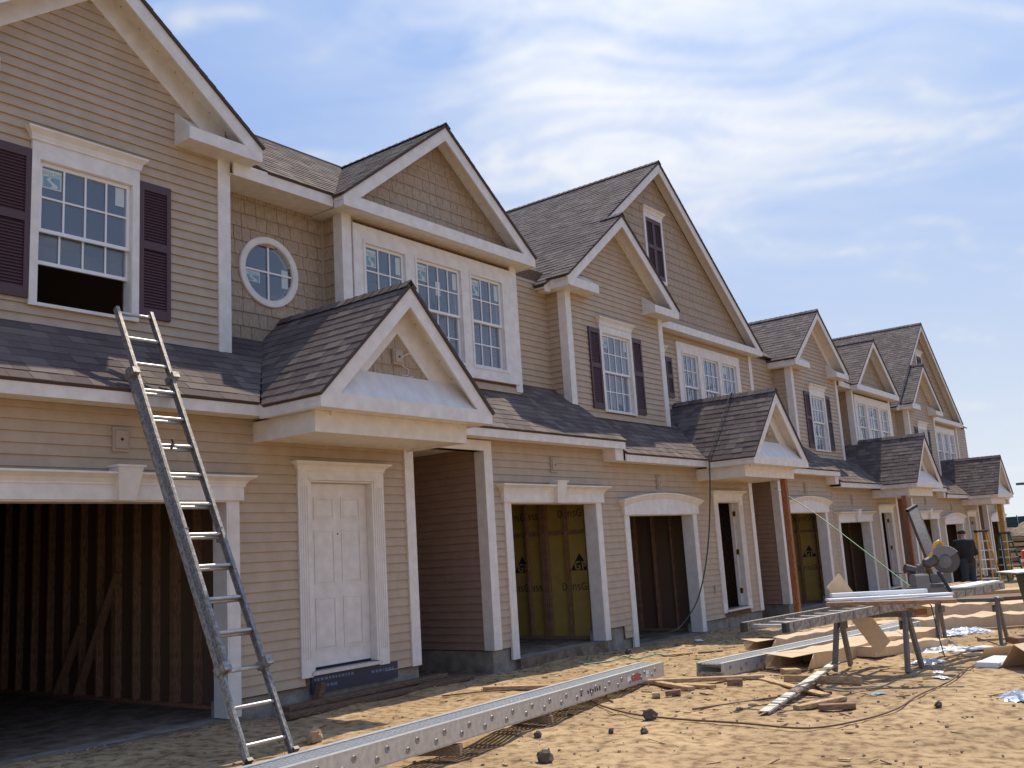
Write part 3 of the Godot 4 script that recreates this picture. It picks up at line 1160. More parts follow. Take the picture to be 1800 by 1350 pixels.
func junction_box(h: Node3D, x: float, y: float, z: float, w := 0.165, hh := 0.23) -> void:
	var mb := MB.new()
	mb.box(Vector3(x - w / 2, y - hh / 2, z), Vector3(x + w / 2, y + hh / 2, z + 0.03))
	mb.hexa([Vector3(x - w * 0.36, y - hh * 0.36, z + 0.05), Vector3(x + w * 0.36, y - hh * 0.36, z + 0.05), Vector3(x + w * 0.4, y - hh * 0.4, z + 0.03), Vector3(x - w * 0.4, y - hh * 0.4, z + 0.03),
		Vector3(x - w * 0.36, y + hh * 0.36, z + 0.05), Vector3(x + w * 0.36, y + hh * 0.36, z + 0.05), Vector3(x + w * 0.4, y + hh * 0.4, z + 0.03), Vector3(x - w * 0.4, y + hh * 0.4, z + 0.03)])
	var j := put(h, "junction_box", mb, M.box_beige)
	var kb := MB.new()
	kb.lathe([[0.0, 0.004], [0.014, 0.002], [0.014, 0.0]], 10, Transform3D(Basis(Vector3.RIGHT, PI / 2), Vector3(x, y, z + 0.05)))
	put(j, "knockout", kb, M.dark)


func horiz(m := 1.0) -> Transform3D:
	return Transform3D()


# ---------------------------------------------------------------- the houses
const GA := [0.36, 2.68]
const GB := [7.38, 9.62]
const DR := [3.75, 4.74]
const RC := [5.44, 6.88]
const W := 10.22
const ZB := -0.60
const ZR := -0.98
const FACE_LEFT := Basis(Vector3(0, 0, 1), Vector3(0, 1, 0), Vector3(-1, 0, 0))
const FACE_RIGHT := Basis(Vector3(0, 0, -1), Vector3(0, 1, 0), Vector3(1, 0, 0))


func build_houses() -> void:
	house({"x": 3.33, "drop": 0.0, "lod": 0, "tall": false, "arch": false, "shut": true,
		"label": "nearest beige townhouse, with a round window and a closed white front door"})
	house({"x": 13.55, "drop": 0.20, "lod": 1, "tall": true, "arch": true,
		"label": "second townhouse along the row, its tall wide gable holding a louvred vent"})
	house({"x": 23.772, "drop": 0.46, "lod": 2, "tall": false, "arch": false, "bo": -0.58, "po": 0.22,
		"label": "third townhouse along the row, standing between the two with tall gables"})
	house({"x": 33.99, "drop": 0.66, "lod": 2, "tall": true, "arch": true, "go": -0.22,
		"label": "farthest townhouse at the end of the row, its tall gable against the pale sky"})


func house(P: Dictionary) -> void:
	var lod: int = P.lod
	var h := thing("townhouse", P.label, "house", Vector3(P.x, -P.drop, 0), 0.0, "attached townhouses in the row")
	lower_storey(h, P, lod)
	interiors(h, P, lod)
	porch(h, P, lod)
	pent_roofs(h, P, lod)
	if P.tall:
		upper_tall(h, P, lod)
	else:
		upper_pair(h, P, lod)
	shell(h, P)


func lower_storey(h: Node3D, P: Dictionary, lod: int) -> void:
	var mb := MB.new()
	panel(mb, Transform3D(Basis(), Vector3(0, 0, -0.002)), 0, W, 0.215, 3.06, [[GA[0], GA[1], 0, 2.2], [GB[0], GB[1], 0, 2.2], [DR[0], DR[1], 0.33, 2.43], [RC[0], RC[1], 0, 2.9]], 0.15)
	var wall := put(h, "front_wall", mb, M.sheathing)
	siding(h, wall, Transform3D(), [Vector2(0, 0.23), Vector2(W, 0.23), Vector2(W, 3.06), Vector2(0, 3.06)],
		[[GA[0] - 0.09, GA[1] + 0.09, 0, 2.38], [GB[0] - 0.09, GB[1] + 0.09, 0, 2.38], [DR[0] - 0.10, DR[1] + 0.10, 0.31, 2.52], [RC[0] - 0.10, RC[1] + 0.09, 0, 2.98]], lod)
	var fb := MB.new()
	panel(fb, Transform3D(Basis(), Vector3(0, 0, -0.025)), 0, W, -0.9, 0.212, [[GA[0], GA[1], 0.05, 1], [GB[0], GB[1], 0.05, 1], [RC[0], RC[1], -0.3, 1]], 0.25)
	put(h, "foundation", fb, M.concrete)
	# garage doorways
	for g in [GA, GB]:
		var a: float = g[0]
		var b: float = g[1]
		for k in [[a - 0.135, a], [b, b + 0.135]]:
			bx(h, "garage_casing", M.white, Vector3(k[0], 0.06, 0.0), Vector3(k[1], 2.2, 0.036))
		bx(h, "garage_jamb", M.white, Vector3(a + 0.001, 0.06, -0.20), Vector3(a + 0.02, 2.18, 0.034))
		bx(h, "garage_jamb", M.white, Vector3(b - 0.02, 0.06, -0.20), Vector3(b - 0.001, 2.18, 0.034))
		bx(h, "garage_jamb", M.white, Vector3(a + 0.001, 2.18, -0.20), Vector3(b - 0.001, 2.199, 0.034))
		var cx := (a + b) / 2
		var hb := MB.new()
		if P.arch:
			arch_header(hb, cx, 1.33 if g == GA else 1.30, 2.195, 2.33, 2.46, 0.07)
		else:
			var hw := 1.33 if g == GA else 1.30
			crown(hb, cx - hw, cx + hw, 2.195, 2.335, 2.445, 0.0, 0.07, 0.095)
		var hd := put(h, "garage_header", hb, M.white)
		if not P.arch:
			var kb := MB.new()
			kb.hexa([Vector3(cx - 0.085, 2.185, 0.125), Vector3(cx + 0.085, 2.185, 0.125), Vector3(cx + 0.085, 2.185, 0.001), Vector3(cx - 0.085, 2.185, 0.001),
				Vector3(cx - 0.125, 2.49, 0.185), Vector3(cx + 0.125, 2.49, 0.185), Vector3(cx + 0.125, 2.49, 0.001), Vector3(cx - 0.125, 2.49, 0.001)])
			kb.box(Vector3(cx - 0.145, 2.49, 0.001), Vector3(cx + 0.145, 2.51, 0.2))
			put(hd, "keystone", kb, M.white)
		junction_box(h, cx - 0.02 if g == GA else cx + 0.02, 2.76, 0.006)
	# front door and its surround
	var cb := MB.new()
	cb.box(Vector3(DR[0] - 0.16, 0.31, 0), Vector3(DR[0], 2.43, 0.036))
	cb.box(Vector3(DR[1], 0.31, 0), Vector3(DR[1] + 0.16, 2.43, 0.036))
	for k in 4:
		for x in [DR[0] - 0.135 + k * 0.032, DR[1] + 0.03 + k * 0.032]:
			cb.box(Vector3(x, 0.5, 0.036), Vector3(x + 0.016, 2.36, 0.042))
	cb.box(Vector3(DR[0] - 0.02, 2.43, 0), Vector3(DR[1] + 0.02, 2.46, 0.05))
	var dc := put(h, "door_casing", cb, M.white)
	var hb2 := MB.new()
	crown(hb2, DR[0] - 0.16, DR[1] + 0.16, 2.43, 2.54, 2.635, 0.0, 0.04, 0.075)
	put(dc, "crown_moulding", hb2, M.white)
	var jb := MB.new()
	jb.box(Vector3(DR[0] + 0.001, 0.37, -0.17), Vector3(DR[0] + 0.03, 2.41, 0.03))
	jb.box(Vector3(DR[1] - 0.03, 0.37, -0.17), Vector3(DR[1] - 0.001, 2.41, 0.03))
	jb.box(Vector3(DR[0] + 0.001, 2.41, -0.17), Vector3(DR[1] - 0.001, 2.429, 0.03))
	put(h, "door_jamb", jb, M.white)
	bx(h, "door_sill", M.bright_aluminium, Vector3(DR[0] - 0.02, 0.325, -0.17), Vector3(DR[1] + 0.02, 0.362, 0.06))
	var d0: float = DR[0] + 0.033
	var d1: float = DR[1] - 0.033
	if P.get("shut", false):
		var dm := MB.new()
		dm.box(Vector3(d0, 0.392, -0.115), Vector3(d1, 2.405, -0.075))
		var door := put(h, "front_door", dm, M.door)
		var pw := (d1 - d0 - 0.33) / 2
		for c in 2:
			var x: float = d0 + 0.11 + c * (pw + 0.11)
			for r in [[0.56, 1.13], [1.27, 1.88], [2.0, 2.25]]:
				var pb := MB.new()
				var z := -0.0745
				# sunk moulding and raised field
				for q in [[x, r[0], x + pw, r[0] + 0.018], [x, r[1] - 0.018, x + pw, r[1]], [x, r[0] + 0.018, x + 0.018, r[1] - 0.018], [x + pw - 0.018, r[0] + 0.018, x + pw, r[1] - 0.018]]:
					pb.box(Vector3(q[0], q[1], z), Vector3(q[2], q[3], z + 0.007))
				var e := 0.042
				pb.hexa([Vector3(x + e, r[0] + e, z + 0.008), Vector3(x + pw - e, r[0] + e, z + 0.008), Vector3(x + pw - 0.02, r[0] + 0.02, z), Vector3(x + 0.02, r[0] + 0.02, z),
					Vector3(x + e, r[1] - e, z + 0.008), Vector3(x + pw - e, r[1] - e, z + 0.008), Vector3(x + pw - 0.02, r[1] - 0.02, z), Vector3(x + 0.02, r[1] - 0.02, z)])
				put(door, "door_panel", pb, M.door)
		var ph := MB.new()
		ph.lathe([[0.0, 0.006], [0.008, 0.004], [0.009, 0.0]], 10, Transform3D(Basis(Vector3.RIGHT, PI / 2), Vector3((d0 + d1) / 2, 1.83, -0.0745)))
		put(door, "peephole", ph, M.dark)
		var sw := bx(h, "door_sweep", M.dark, Vector3(d0, 0.364, -0.11), Vector3(d1, 0.39, -0.08))
		sw.set_meta("label", "dark gap strip under the closed door")
		# membrane flashing under the sill, with broken bands of pale print
		var me := bx(h, "flashing_membrane", M.membrane, Vector3(DR[0] - 0.02, 0.13, -0.002), Vector3(DR[1] + 0.30, 0.318, 0.02))
		var pr := MB.new()
		for row in [[0.26, DR[0] + 0.02, 12], [0.185, DR[0] + 0.02, 7], [0.235, DR[0] + 0.86, 7]]:
			var x: float = row[1]
			for i in row[2]:
				var w := rng.randf_range(0.02, 0.05)
				pr.box(Vector3(x, row[0], 0.02), Vector3(x + w, row[0] + 0.030, 0.0215))
				x += w + rng.randf_range(0.012, 0.022)
		put(me, "print", pr, M.faint_print)
	else:
		# the slab is not hung yet: jamb stops and bare hinges round a dark opening
		var dm := MB.new()
		dm.box(Vector3(d1 - 0.022, 0.385, -0.17), Vector3(d1 + 0.002, 2.40, -0.10))
		dm.box(Vector3(d0 - 0.002, 0.385, -0.17), Vector3(d0 + 0.022, 2.40, -0.10))
		dm.box(Vector3(d1 - 0.16, 0.37, -0.42), Vector3(d1 - 0.135, 2.39, -0.39))
		var door := put(h, "door_stop", dm, M.door)
		for y in [0.62, 1.38, 2.14]:
			bx(door, "hinge", M.brass, Vector3(d1 - 0.03, y, -0.098), Vector3(d1 - 0.002, y + 0.1, -0.045))
	# entry recess beside the door
	var lw := MB.new()
	panel(lw, Transform3D(FACE_RIGHT, Vector3(RC[0] - 0.002, 0, 0)), 0.15, 3.0, -0.3, 2.95, [], 0.12)
	var left := put(h, "recess_wall", lw, M.sheathing)
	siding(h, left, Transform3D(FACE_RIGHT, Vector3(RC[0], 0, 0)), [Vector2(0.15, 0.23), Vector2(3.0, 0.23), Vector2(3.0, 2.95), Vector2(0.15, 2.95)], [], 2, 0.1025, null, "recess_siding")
	var rw := MB.new()
	panel(rw, Transform3D(FACE_LEFT, Vector3(RC[1] + 0.002, 0, 0)), -3.0, -0.152, 0.215, 2.95, [], 0.12)
	var right := put(h, "recess_wall", rw, M.sheathing)
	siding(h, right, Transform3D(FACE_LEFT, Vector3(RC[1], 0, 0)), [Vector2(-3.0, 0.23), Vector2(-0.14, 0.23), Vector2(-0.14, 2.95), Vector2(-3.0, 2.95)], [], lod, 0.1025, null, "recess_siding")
	bx(h, "recess_footing", M.concrete, Vector3(RC[1] + 0.002, -0.9, -3.0), Vector3(RC[1] + 0.14, 0.212, -0.276))
	var bw := MB.new()
	panel(bw, Transform3D(Basis(), Vector3(0, 0, -3.0)), RC[0] - 0.1, RC[1] + 0.1, -0.3, 2.95, [], 0.12)
	var back := put(h, "recess_wall", bw, M.sheathing)
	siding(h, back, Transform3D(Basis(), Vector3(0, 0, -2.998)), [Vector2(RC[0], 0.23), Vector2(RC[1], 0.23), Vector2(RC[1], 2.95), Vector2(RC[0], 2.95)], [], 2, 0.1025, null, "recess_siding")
	bx(h, "recess_ceiling", M.soffit, Vector3(RC[0], 2.952, -3.0), Vector3(RC[1], 2.98, -0.155))
	bx(h, "recess_floor", M.rough_dirt, Vector3(RC[0] + 0.001, -0.4, -2.99), Vector3(RC[1] - 0.001, -0.07, -0.03))
	bx(h, "recess_trim", M.white, Vector3(RC[0] - 0.155, 0.225, 0), Vector3(RC[0], 2.9, 0.036))
	var rt := MB.new()
	rt.box(Vector3(RC[1], 0.225, 0), Vector3(RC[1] + 0.14, 3.04, 0.036))
	rt.box(Vector3(RC[1] - 0.028, 0.225, -0.14), Vector3(RC[1], 2.9, 0.036))
	put(h, "recess_trim", rt, M.white)
	bx(h, "recess_header", M.white, Vector3(RC[0] - 0.155, 2.9, -0.14), Vector3(RC[1], 3.04, 0.034))
	if lod == 1:
		var ob := MB.new()
		ob.box(Vector3(3.29, 0.70, 0.006), Vector3(3.35, 0.86, 0.03))
		ob.box(Vector3(3.305, 0.73, 0.03), Vector3(3.335, 0.83, 0.04))
		put(h, "outlet_box", ob, M.box_beige)
	# main eave of the pent roof
	bx(h, "fascia", M.white, Vector3(0.0, 3.05, 0.275), Vector3(2.885 + P.get("po", 0.0), 3.195, 0.30))
	bx(h, "fascia", M.white, Vector3(5.575 + P.get("po", 0.0), 3.05, 0.275), Vector3(W - 0.002, 3.195, 0.30))
	bx(h, "eave_soffit", M.soffit, Vector3(0.0, 3.062, 0.002), Vector3(W - 0.002, 3.072, 0.274))
	var er := MB.new()
	er.box(Vector3(W - 0.26, 2.86, 0.001), Vector3(W - 0.01, 3.0615, 0.25))
	put(h, "eave_return", er, M.white)


func interiors(h: Node3D, P: Dictionary, lod: int) -> void:
	bx(h, "garage_floor", M.dusty_floor, Vector3(0.15, -0.12, -7.0), Vector3(3.1, 0.05, -0.27))
	bx(h, "garage_floor", M.dusty_floor, Vector3(7.02, -0.12, -7.0), Vector3(10.1, 0.052, -0.27))
	for g in [GA, GB]:
		bx(h, "garage_threshold", M.dusty_floor, Vector3(g[0] + 0.001, -0.4, -0.27), Vector3(g[1] - 0.001, 0.048, 0.05))
	bx(h, "hall_floor", M.osb, Vector3(3.2, 0.15, -7.0), Vector3(5.3, 0.325, -0.16))
	# stud wall on the far side of the first garage, boarded behind
	var w1 := bx(h, "garage_wall", M.osb, Vector3(3.12, 0.05, -7.0), Vector3(3.15, 3.05, -0.16))
	var sm := MB.new()
	sm.box(Vector3(-0.045, 0, -0.019), Vector3(0.045, 2.93, 0.019))
	var stud := sm.mesh(M.stud)
	for i in 17:
		var z := -0.26 - 0.406 * i
		part(w1, "stud", stud, Transform3D(Basis(), Vector3(3.07, 0.09, z)))
		if i == 6 or i == 3:
			part(w1, "stud", stud, Transform3D(Basis(), Vector3(3.07, 0.09, z - 0.045)))
	bx(w1, "plate", M.stud, Vector3(3.025, 0.051, -6.99), Vector3(3.115, 0.089, -0.17))
	bx(w1, "plate", M.stud, Vector3(3.025, 3.021, -6.99), Vector3(3.115, 3.049, -0.17))
	if lod == 0:
		for k in [[-2.6, 1.55, -3.5, 0.1], [-3.4, 0.95, -4.0, 0.1]]:
			var bb := MB.new()
			bb.bar(Vector3(3.015, k[1], k[0]), Vector3(3.015, k[3], k[2]), 0.02, 0.11, Vector3(1, 0, 0))
			put(w1, "brace", bb, M.stud)
	# yellow sheathed party wall of the second garage
	var w2 := bx(h, "party_wall", M.yellow_board, Vector3(10.0, 0.05, -7.0), Vector3(10.1, 3.05, -0.16))
	var st2 := MB.new()
	st2.box(Vector3(-0.04, 0, -0.019), Vector3(0.04, 2.93, 0.019))
	var stm := st2.mesh(M.stud)
	for i in 16:
		var z := -0.42 - 0.406 * i
		part(w2, "stud", stm, Transform3D(Basis(), Vector3(9.955, 0.09, z)))
		if i == 2:
			part(w2, "stud", stm, Transform3D(Basis(), Vector3(9.955, 0.09, z - 0.045)))
			part(w2, "stud", stm, Transform3D(Basis(), Vector3(9.955, 0.09, z - 0.09)))
	bx(w2, "blocking", M.stud, Vector3(9.965, 1.74, -6.9), Vector3(9.998, 1.80, -0.25))
	bx(w2, "plate", M.stud, Vector3(9.91, 0.051, -6.99), Vector3(9.998, 0.089, -0.17))
	if lod < 2:
		for z in [-1.80, -0.62]:
			for y in [0.94, 2.14]:
				lettering(w2, "lettering", "DensGlass", Transform3D(FACE_LEFT, Vector3(9.9985, y - 0.06, z)), 0.17, M.ink)
				var tb := MB.new()
				tb.prism([Vector2(-0.19, 0.2), Vector2(0.19, 0.2), Vector2(0.0, 0.48)], 0.0, 0.002, Transform3D(FACE_LEFT, Vector3(9.9995, y, z)))
				put(w2, "emblem", tb, M.ink)
				lettering(w2, "lettering", "GP", Transform3D(FACE_LEFT, Vector3(9.9965, y + 0.275, z + 0.01)), 0.19, M.yellow_board, "Droid Sans", true)
	for q in [[0.15, 3.12], [7.02, 10.0]]:
		var bw := bx(h, "garage_back_wall", M.osb, Vector3(q[0], 0.05, -7.05), Vector3(q[1], 3.05, -7.0))
		for i in 7:
			part(bw, "stud", stud, Transform3D(Basis(Vector3.UP, PI / 2), Vector3(q[0] + 0.2 + i * 0.406, 0.09, -6.95)))
	bx(h, "garage_wall", M.osb, Vector3(0.12, -0.1, -7.0), Vector3(0.15, 3.05, -0.16))
	bx(h, "garage_wall", M.osb, Vector3(6.998, -0.1, -7.0), Vector3(7.02, 3.05, -0.155))
	bx(h, "hall_wall", M.osb, Vector3(3.15, 0.3, -7.02), Vector3(5.31, 3.05, -7.0))
	if lod == 1:
		for i in 3:
			part(h, "hall_stud", stud, Transform3D(Basis(), Vector3(4.2 + i * 0.4, 0.33, -2.2)))
	if lod == 0:
		# heap of dark sheeting on the garage floor
		var hm := MB.new()
		for k in 5:
			lump(hm, Vector3(8.5 + rng.randf() * 1.1, 0.1 + rng.randf() * 0.08, -1.6 - rng.randf() * 1.5), 0.22 + rng.randf() * 0.18, 5, 70 + k)
		put(h, "tarpaulin_heap", hm, M.black_plastic)


func porch(h: Node3D, P: Dictionary, lod: int) -> void:
	var o: float = P.get("po", 0.0)
	var c := 4.22 + o
	var x0 := 3.02 + o
	var x1 := 5.36 + o
	var mb := MB.new()
	mb.box(Vector3(x0, 2.81, 0.975), Vector3(x1, 3.028, 1.0))
	mb.box(Vector3(x0, 2.81, 0.003), Vector3(x0 + 0.025, 3.028, 0.975))
	mb.box(Vector3(x1 - 0.025, 2.81, 0.038), Vector3(x1, 3.028, 0.975))
	put(h, "porch_beam", mb, M.white)
	bx(h, "porch_ceiling", M.soffit, Vector3(x0 + 0.026, 2.835, 0.003), Vector3(x1 - 0.026, 2.85, 0.974))
	bx(h, "porch_soffit", M.soffit, Vector3(c - 1.34, 3.03, 0.302), Vector3(c + 1.34, 3.04, 1.222))
	bx(h, "fascia", M.white, Vector3(c - 1.335, 3.02, 1.224), Vector3(c + 1.335, 3.178, 1.252))
	bx(h, "fascia", M.white, Vector3(c - 1.335, 3.02, 0.30), Vector3(c - 1.31, 3.17, 1.223))
	bx(h, "fascia", M.white, Vector3(c + 1.31, 3.02, 0.30), Vector3(c + 1.335, 3.17, 1.223))
	# sloping metal ledge at the foot of the porch gable
	var lb := MB.new()
	lb.hexa([Vector3(c - 1.27, 3.16, 1.222), Vector3(c + 1.27, 3.16, 1.222), Vector3(c + 0.98, 3.16, 1.03), Vector3(c - 0.98, 3.16, 1.03),
		Vector3(c - 1.27, 3.186, 1.222), Vector3(c + 1.27, 3.186, 1.222), Vector3(c + 0.98, 3.50, 1.03), Vector3(c - 0.98, 3.50, 1.03)])
	put(h, "porch_ledge", lb, M.white)
	var wb := MB.new()
	wb.prism([Vector2(c - 1.25, 3.17), Vector2(c + 1.25, 3.17), Vector2(c, 4.42)], 0.9, 0.998)
	var wall := put(h, "porch_gable_wall", wb, M.sheathing)
	shakes(h, wall, Transform3D(Basis(), Vector3(0, 0, 1.0)), [Vector2(c - 0.62, 3.44), Vector2(c + 0.62, 3.44), Vector2(c, 4.06)], [], lod)
	var pitch := 1.0
	var apex := 4.515
	var sv := (4.24 - 3.15) * sqrt(2.0)
	var L := 1.34 * sqrt(2.0) + 0.035
	gable(h, "porch_roof", c, 1.34, apex, pitch, 1.25, 1.0, 0.37, -1.0, lod, {"cut": 3.03, "frieze": 0.44, "frieze_half": 1.0, "singles": lod < 2,
		"left_poly": [Vector2(0.37, 0), Vector2(1.275, 0), Vector2(1.275, L), Vector2(-1.0, L), Vector2(-1.0, sv)],
		"right_poly": [Vector2(-1.275, 0), Vector2(-0.37, 0), Vector2(1.0, sv), Vector2(1.0, L), Vector2(-1.275, L)], "ridge_end": ZR})
	if lod < 2:
		junction_box(h, c - 0.02, 3.71, 1.02, 0.15, 0.17)
	if lod == 0:
		var tb := MB.new()
		tb.tube([Vector3(c - 0.0, 3.70, 1.07), Vector3(c + 0.06, 3.74, 1.10), Vector3(c + 0.10, 3.75, 1.12)], 0.0035, 5)
		tb.tube([Vector3(c + 0.02, 3.62, 1.06), Vector3(c + 0.10, 3.57, 1.09), Vector3(c + 0.07, 3.50, 1.10), Vector3(c - 0.02, 3.50, 1.10), Vector3(c + 0.04, 3.47, 1.11), Vector3(c + 0.16, 3.50, 1.10)], 0.003, 5)
		put(h, "wire", tb, M.vinyl)


func pent_roofs(h: Node3D, P: Dictionary, lod: int) -> void:
	var o: float = P.get("po", 0.0)
	var c := 4.22 + o
	var og := Vector3(0, 3.185, 0.325)
	var s := Vector3(0, 0.8, -1).normalized()
	var k := sqrt(1.64)
	var top := (0.325 - ZB) * k
	var topr := (0.325 - ZR) * k
	# where the porch roof meets this slope, measured from the porch ridge
	var va := c - 1.355
	var d1 := 1.34 - (3.185 + 0.8 * (0.325 - ZB) - 3.175)
	var d2 := 1.34 - (3.185 + 0.8 * (0.325 - ZR) - 3.175)
	var bay: float = 3.24 if P.tall else 3.155
	var x0 := -0.0
	var x1 := W + 0.02
	var X := Vector3(1, 0, 0)
	roof(h, "pent_roof", og, X, s, [Vector2(x0, 0), Vector2(va, 0), Vector2(c - d1, top), Vector2(x0, top)], lod, lod < 2)
	roof(h, "pent_roof", og, X, s, [Vector2(bay, top), Vector2(c - d1, top), Vector2(c - d2, topr), Vector2(bay, topr)], lod, false)
	var vb := c + 1.355
	if P.tall:
		roof(h, "pent_roof", og, X, s, [Vector2(vb, 0), Vector2(x1, 0), Vector2(x1, topr), Vector2(c + d2, topr)], lod, lod < 2)
	else:
		roof(h, "pent_roof", og, X, s, [Vector2(vb, 0), Vector2(x1, 0), Vector2(x1, top), Vector2(c + d1, top)], lod, lod < 2)
		roof(h, "pent_roof", og, X, s, [Vector2(8.635 + P.get("bo", 0.0), top), Vector2(x1, top), Vector2(x1, topr), Vector2(8.635 + P.get("bo", 0.0), topr)], lod, false)
	# closed end of the slope where the next house steps down
	var eb := MB.new()
	var T := Transform3D(FACE_RIGHT, Vector3(W - 0.03, 0, 0))
	eb.prism([Vector2(-0.29, 3.05), Vector2(1.0, 3.05), Vector2(1.0, 4.2), Vector2(-0.29, 3.18)], 0.0, 0.025, T)
	put(h, "roof_end", eb, M.white)


# a projecting bay: front wall with its gable, side walls
func bay_walls(h: Node3D, cx: float, half: float, y0: float, ye: float, apex: float, zf: float, zb: float, holes: Array) -> MeshInstance3D:
	var mb := MB.new()
	panel(mb, Transform3D(Basis(), Vector3(0, 0, zf - 0.002)), cx - half, cx + half, 3.1, ye, holes, 0.14)
	if apex > ye:
		mb.prism([Vector2(cx - half, ye), Vector2(cx + half, ye), Vector2(cx, apex)], zf - 0.142, zf - 0.002)
	for k in [-1.0, 1.0]:
		var a: float = cx + k * half
		mb.box(Vector3(minf(a, a - k * 0.12), 3.1, zb - 0.1), Vector3(maxf(a, a - k * 0.12), ye, zf - 0.143))
	return put(h, "bay_wall", mb, M.sheathing)


func upper_pair(h: Node3D, P: Dictionary, lod: int) -> void:
	# left bay with its sided gable
	var ca := 1.46
	var ha := 1.695
	var pit := 0.77
	var wh := [ca - 0.49, ca + 0.49, 4.12, 5.57]
	var wa := bay_walls(h, ca, ha, 3.9, 6.50, 7.78, ZB, ZR, [wh])
	siding(h, wa, Transform3D(Basis(), Vector3(0, 0, ZB)), [Vector2(ca - ha, 3.90), Vector2(ca + ha, 3.90), Vector2(ca + ha, 6.56), Vector2(ca, 7.86), Vector2(ca - ha, 6.56)], [[ca - 0.52, ca + 0.52, 4.1, 5.80]], lod)
	siding(h, wa, Transform3D(FACE_RIGHT, Vector3(ca + ha, 0, 0)), [Vector2(-ZB + 0.1, 3.9), Vector2(-ZR, 3.9), Vector2(-ZR, 6.2), Vector2(-ZB + 0.1, 6.2)], [], 2)
	siding(h, wa, Transform3D(FACE_LEFT, Vector3(ca - ha, 0, 0)), [Vector2(-3.0, 3.9), Vector2(ZB - 0.1, 3.9), Vector2(ZB - 0.1, 6.2), Vector2(-3.0, 6.2)], [], lod)
	corner_trim(h, ca + ha, 1.0, 3.90, 6.20, ZB)
	corner_trim(h, ca - ha, -1.0, 3.90, 6.20, ZB)
	double_hung(h, ca, 0.57, 4.09, 5.74, 5.875, ZB + 0.012, lod, {"glass": 0.49, "gtop": 5.57, "mid": 4.865, "open": 4.53} if lod == 0 else {"glass": 0.49, "gtop": 5.57, "mid": 4.865})
	shutter(h, ca + 0.575, ca + 0.945, 4.15, 5.65, ZB + 0.014, lod)
	shutter(h, ca - 0.945, ca - 0.575, 4.15, 5.65, ZB + 0.014, lod)
	gable(h, "gable_roof", ca, 1.99, 7.92, pit, -0.30, ZB, -0.71 if lod == 0 else -0.75, -2.75, lod, {"cut": 6.2, "frieze": 0.32, "frieze_half": 1.66,
		"left_poly": [Vector2(-2.7, 0), Vector2(-0.275, 0), Vector2(-0.275, 2.54), Vector2(-3.4, 2.54), Vector2(-3.4, 1.0)], "ridge_end": -3.2})
	for k in [-1.0, 1.0]:
		eave_return(h, ca + k * 1.01, ca + k * 1.97, 6.19, 6.335, 6.60, ZB + 0.001, -0.302)
		bx(h, "side_eave", M.white, Vector3(minf(ca + k * (ha + 0.031), ca + k * 1.97), 6.191, -2.6 if k < 0 else -0.95), Vector3(maxf(ca + k * (ha + 0.031), ca + k * 1.97), 6.34, ZB))
	# middle wall with the round window
	var bo: float = P.get("bo", 0.0)
	var cb := 6.79 + bo
	var hb := 1.845
	var m0 := ca + ha
	var m1 := cb - hb
	var mb := MB.new()
	panel(mb, Transform3D(Basis(), Vector3(0, 0, ZR - 0.002)), m0, m1, 3.1, 6.35, [[4.04 + bo - 0.34, 4.04 + bo + 0.34, 5.12 - 0.34, 5.12 + 0.34]], 0.14)
	var mw := put(h, "middle_wall", mb, M.sheathing)
	shakes(h, mw, Transform3D(Basis(), Vector3(0, 0, ZR)), [Vector2(m0, 4.2), Vector2(m1, 4.2), Vector2(m1, 6.05), Vector2(m0, 6.05)], [[4.04 + bo, 5.12, 0.40]], lod)
	round_window(h, 4.04 + bo, 5.12, ZR, lod)
	bx(h, "inside_corner", M.box_beige, Vector3(m1 - 0.03, 4.2, ZR + 0.001), Vector3(m1, 6.04, ZR + 0.03))
	bx(h, "fascia", M.white, Vector3(3.19, 6.03, -0.525), Vector3(cb - 2.07, 6.195, -0.50))
	bx(h, "eave_soffit", M.soffit, Vector3(m0, 6.04, ZR), Vector3(m1 + 0.001, 6.05, -0.526))
	# right bay with the triple window under a shingled gable
	var l0 := [5.31 + bo, 6.07 + bo, 3]
	var l1 := [6.31 + bo, 7.26 + bo, 4]
	var l2 := [7.50 + bo, 8.25 + bo, 3]
	var holes := []
	for l in [l0, l1, l2]:
		holes.append([l[0], l[1], 4.28, 5.69])
	var wb := bay_walls(h, cb, hb, 3.97, 6.12, 7.55, ZB, ZR, holes)
	siding(h, wb, Transform3D(Basis(), Vector3(0, 0, ZB)), [Vector2(cb - hb, 3.94), Vector2(cb + hb, 3.94), Vector2(cb + hb, 6.02), Vector2(cb - hb, 6.02)], [[5.14 + bo, 8.50 + bo, 4.11, 5.91]], lod)
	shakes(h, wb, Transform3D(FACE_LEFT, Vector3(cb - hb, 0, 0)), [Vector2(ZR, 4.2), Vector2(ZB - 0.12, 4.2), Vector2(ZB - 0.12, 6.02), Vector2(ZR, 6.02)], [], lod)
	siding(h, wb, Transform3D(FACE_RIGHT, Vector3(cb + hb, 0, 0)), [Vector2(-ZB + 0.12, 3.97), Vector2(-ZR, 3.97), Vector2(-ZR, 6.02), Vector2(-ZB + 0.12, 6.02)], [], 2)
	shakes(h, wb, Transform3D(Basis(), Vector3(0, 0, ZB)), [Vector2(cb - 1.85, 6.24), Vector2(cb + 1.85, 6.24), Vector2(cb, 7.67)], [], lod)
	corner_trim(h, cb - hb, -1.0, 3.97, 6.02, ZB)
	corner_trim(h, cb + hb, 1.0, 3.97, 6.02, ZB)
	triple(h, 5.10 + bo, 8.54 + bo, 4.09, 5.93, [l0, l1, l2], 4.28, 5.69, 4.98, ZB + 0.012, lod)
	gable(h, "gable_roof", cb, 2.07, 7.78, pit, -0.30, ZB, -0.55, -2.6, lod, {"cut": 6.015})
